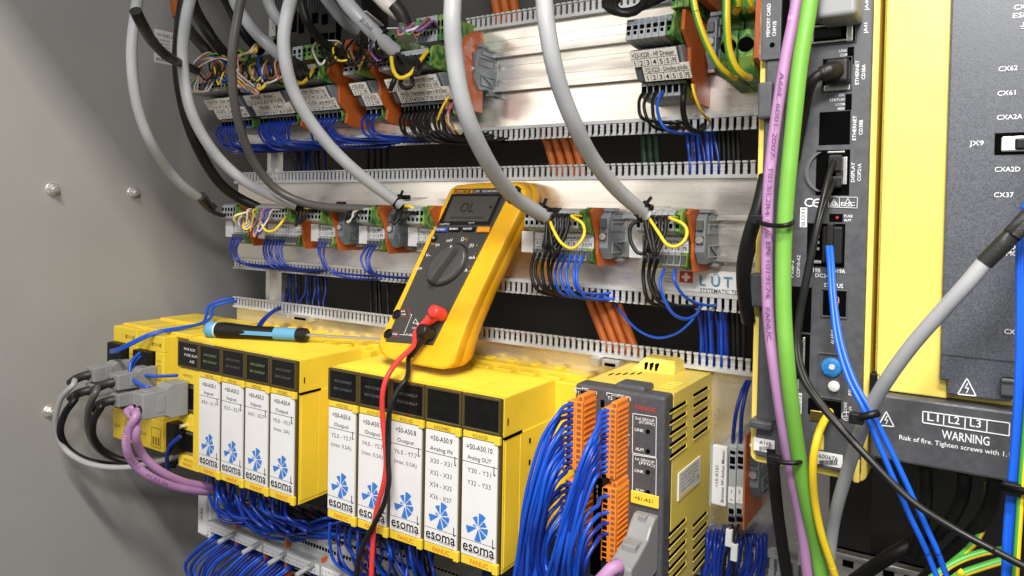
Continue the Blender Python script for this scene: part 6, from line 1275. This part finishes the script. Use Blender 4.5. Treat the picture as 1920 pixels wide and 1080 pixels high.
deck(548, 604, 84, 112, -.045, .75, 'green and grey block behind the long grey cable, above Op. Panel Top', 6)
deck(690, 742, 62, 92, -.035, .6, 'green and grey block behind the printed grey cable', 5)
deck(396, 452, 96, 118, -.035, .4, 'small block behind the dark grey cable at upper left', 6)
for k in range(22):
    u = 375 + 8 * k + J(4); v = 128 - .1 * k + J(6)
    core(pal[k % 9] if k % 3 else 'black_cable', [(u, v - 18 + J(5), -.05), (u - 8 + J(6), v - 4 + J(6), -.074), (u - 2 + J(8), v + 22 + J(8), -.084), (u + 12 + J(6), v + 16 + J(8), -.082), (u + 14 + J(5), v + 2, -.060)], 'thin core in the tangle in front of the upper left blocks', 'thin cores tangled in front of the upper left blocks', .0010)
for k in range(16):
    u = 596 + 9 * k + J(5); v = 92 + J(8)
    core('black_cable' if k % 4 else pal[k % 9], [(u, v - 14, -.045), (u - 10 + J(8), v + 4 + J(6), -.07), (u + J(8), v + 26 + J(8), -.08), (u + 16 + J(6), v + 18 + J(8), -.078), (u + 18 + J(6), v + 2, -.055)], 'thin core in the dark tangle around the narrow top block', 'thin cores tangled around the narrow top block', .0011)
# ================================================================== lower terminal row at the bottom left
LZ, LY = P(388, 985, -.05).z, -.05
lx0, lx1 = P(388, 985, LY).x, P(745, 1080, LY).x
t = thing('terminal_strip', 'long multi-level terminal strip at the bottom left under the left rack', 'terminal block', (lx0, LY, LZ))
m = MB(); m.yz([(0, LZ + .034), (-.028, LZ + .032), (-.040, LZ + .020), (-.042, LZ + .0075), (LY, LZ + .0075), (LY, LZ - .0055), (-.044, LZ - .0055), (-.040, LZ - .020), (0, LZ - .022)], lx0, lx1 + .06); m.build('housing', 'term_grey', t, .0004)
ms, mw, mo, ml = MB(), MB(), MB(), MB()
x = lx0 + .003; k = 0
while x < lx1 + .058:
    for y_, z_, hh in ((-.0288, LZ + .0305, .0014), (-.0345, LZ + .0255, .0016), (-.0402, LZ + .0170, .0017), (-.0406, LZ + .0115, .0012), (-.0422, LZ - .0105, .0013), (-.0416, LZ - .0155, .0016)): ms.box(x + .0006, x + .0034, y_ - .0006, y_ + .004, z_ - hh, z_ + hh)
    x += .0042; k += 1
ms.build('wire_socket', 'void', t)
x = lx0 + .001; k = 0
for wd in (.046, .044, .030, .050, .045, .045):
    mw.box(x, x + wd, LY - .0008, LY + .001, LZ - .0046, LZ + .0056)
    n = int(wd / .0042)
    for i in range(n):
        for z_ in (.0026, -.0016): text(ml, random.choice('0123456789+-'), (x + .0021 + .0042 * i, LY - .0009, LZ + z_), XA, ZA, height=.0022)
    x += wd + .0012
    mo.box(x - .0011, x + .0012, LY + .002, -.002, LZ - .0225, LZ + (.012 if k % 2 else .030)); x += .0026; k += 1
mk = mw.build('marker_strip', 'paper', t); ml.build('lettering', 'ink', mk); mo.build('partition', 'end_orange', t)
m = MB()
for k in range(6):
    c = Vector((lx0 + .052 + .041 * k, LY - .001, LZ + .0035)); prof = []
    for j in range(12): prof += [(.002 * j, .0026), (.002 * j + .0012, .0026), (.002 * j + .0012, .0021), (.002 * j + .002, .0021)]
    m.lathe(prof, c + YA * .004 + ZA * .002, Vector((-.15, -1, -.22)), 14, smooth=False)
m.build('ribbed_pin', 'term_grey', t)
x0, x1, z0, z1 = rect(371, 928, 386, 1002, LY - .004); m = MB(); m.box(x0, x1, LY - .004, LY, z0, z1); m.box(x0, x1 + .002, LY, -.01, z0 - .004, z1 + .004); o = tag(m.build('marker_holder', 'paper', None, .0008), 'upright white marker plate at the left end of the bottom terminal strip', 'marker plate')
m = MB(); text(m, '-X50', ((x0 + x1) / 2, LY - .0042, (z0 + z1) / 2), ZA, -XA, width=.016, height=.0036); q = m.build('lettering', 'ink', o)
for k in range(26):
    x = lx0 + .006 + .0052 * k + J(.0008); a = Vector((x, -.046, LZ - .012)); d = -.012 - .014 * random.random()
    wire('shaded_blue' if k % 4 else 'wire_blue', [a + Vector((0, .006, 0)), a + Vector((.001, -.006, -.001)), a + Vector((-.010 + J(.003), -.018, -.014)), a + Vector((-.020 + J(.004), -.022, -.032)), a + Vector((-.012 + J(.006), -.018, -.050)), a + Vector((.010, -.006, -.064))], 'shaded blue wire looping down from the bottom left terminal strip', 'blue loops below the bottom left strip', .0014)
for k in range(14):
    x = lx0 + .165 + .0056 * k + J(.001); a = Vector((x, -.046, LZ - .012))
    wire('shaded_blue', [a + Vector((0, .006, 0)), a + Vector((.001, -.006, -.001)), a + Vector((-.006 + J(.003), -.016, -.012)), a + Vector((-.010 + J(.004), -.018, -.030)), a + Vector((0, -.012, -.05))], 'shaded blue wire at the right half of the bottom left strip', 'blue loops at the right half of the bottom strip', .0014)
# blue wiring looms under the racks
for k in range(30):
    f = k / 29; u = 386 + 150 * f + J(5); v = 896 + 48 * f
    e = (560 + 90 * random.random(), 970 + 45 * random.random())
    lo = 60 + 25 * random.random() - 25 * f
    wire('shaded_blue' if k % 5 else 'wire_blue', pts([(u, v - 4, -.085 + J(.012)), (u + 4 + J(5), v + 28, -.085 + J(.012)), (u + 26 + 20 * f + J(8), v + lo, -.080 + J(.012)), (u + (e[0] - u) * .55, v + (e[1] - v) * .7 + 22 + J(8), -.06 + J(.01)), (e[0], e[1], -.03 + J(.01)), (e[0] + 60, e[1] + J(20), .0)]), 'blue wire swinging right from under the left rack', 'blue wires under the left rack', .0015)
for k in range(22):
    f = k / 21; u = 622 + 190 * f + J(4); v = 985 + 55 * f
    wire('shaded_blue' if k % 4 else 'wire_blue', pts([(u, v - 4, -.085 + J(.014)), (u + 2 + J(5), v + 28, -.088 + J(.012)), (u + 16 + J(12), v + 68 + J(10), -.08 + J(.012)), (u + 50 + J(12), v + 92 + J(12), -.06), (u + 120, v + 98 + J(16), -.03)]), 'blue wire hanging from under the right rack', 'blue wires under the right rack', .0015)
for k in range(18):
    u = 470 + 14 * k; wire('black_cable' if k % 2 else 'shaded_blue', pts([(u, 935 + .12 * (u - 470) + J(8), -.02), (u + 30, 965 + .12 * (u - 470) + J(14), -.03), (u + 80, 985 + .14 * (u - 470) + J(14), -.025), (u + 150, 992 + .2 * (u - 470) + J(14), -.01)]), 'dark wire lying deep behind the looms under the racks', 'dark wires deep under the racks', .0015)
for k in range(7):
    u = 778 + 4 * k; wire('black_cable', pts([(u, 1030, -.06), (u + 4 + J(3), 1055, -.07), (u + 14 + J(4), 1110, -.06)]), 'black wire hanging under the right rack near its middle', 'black wires under the right rack', .0014)
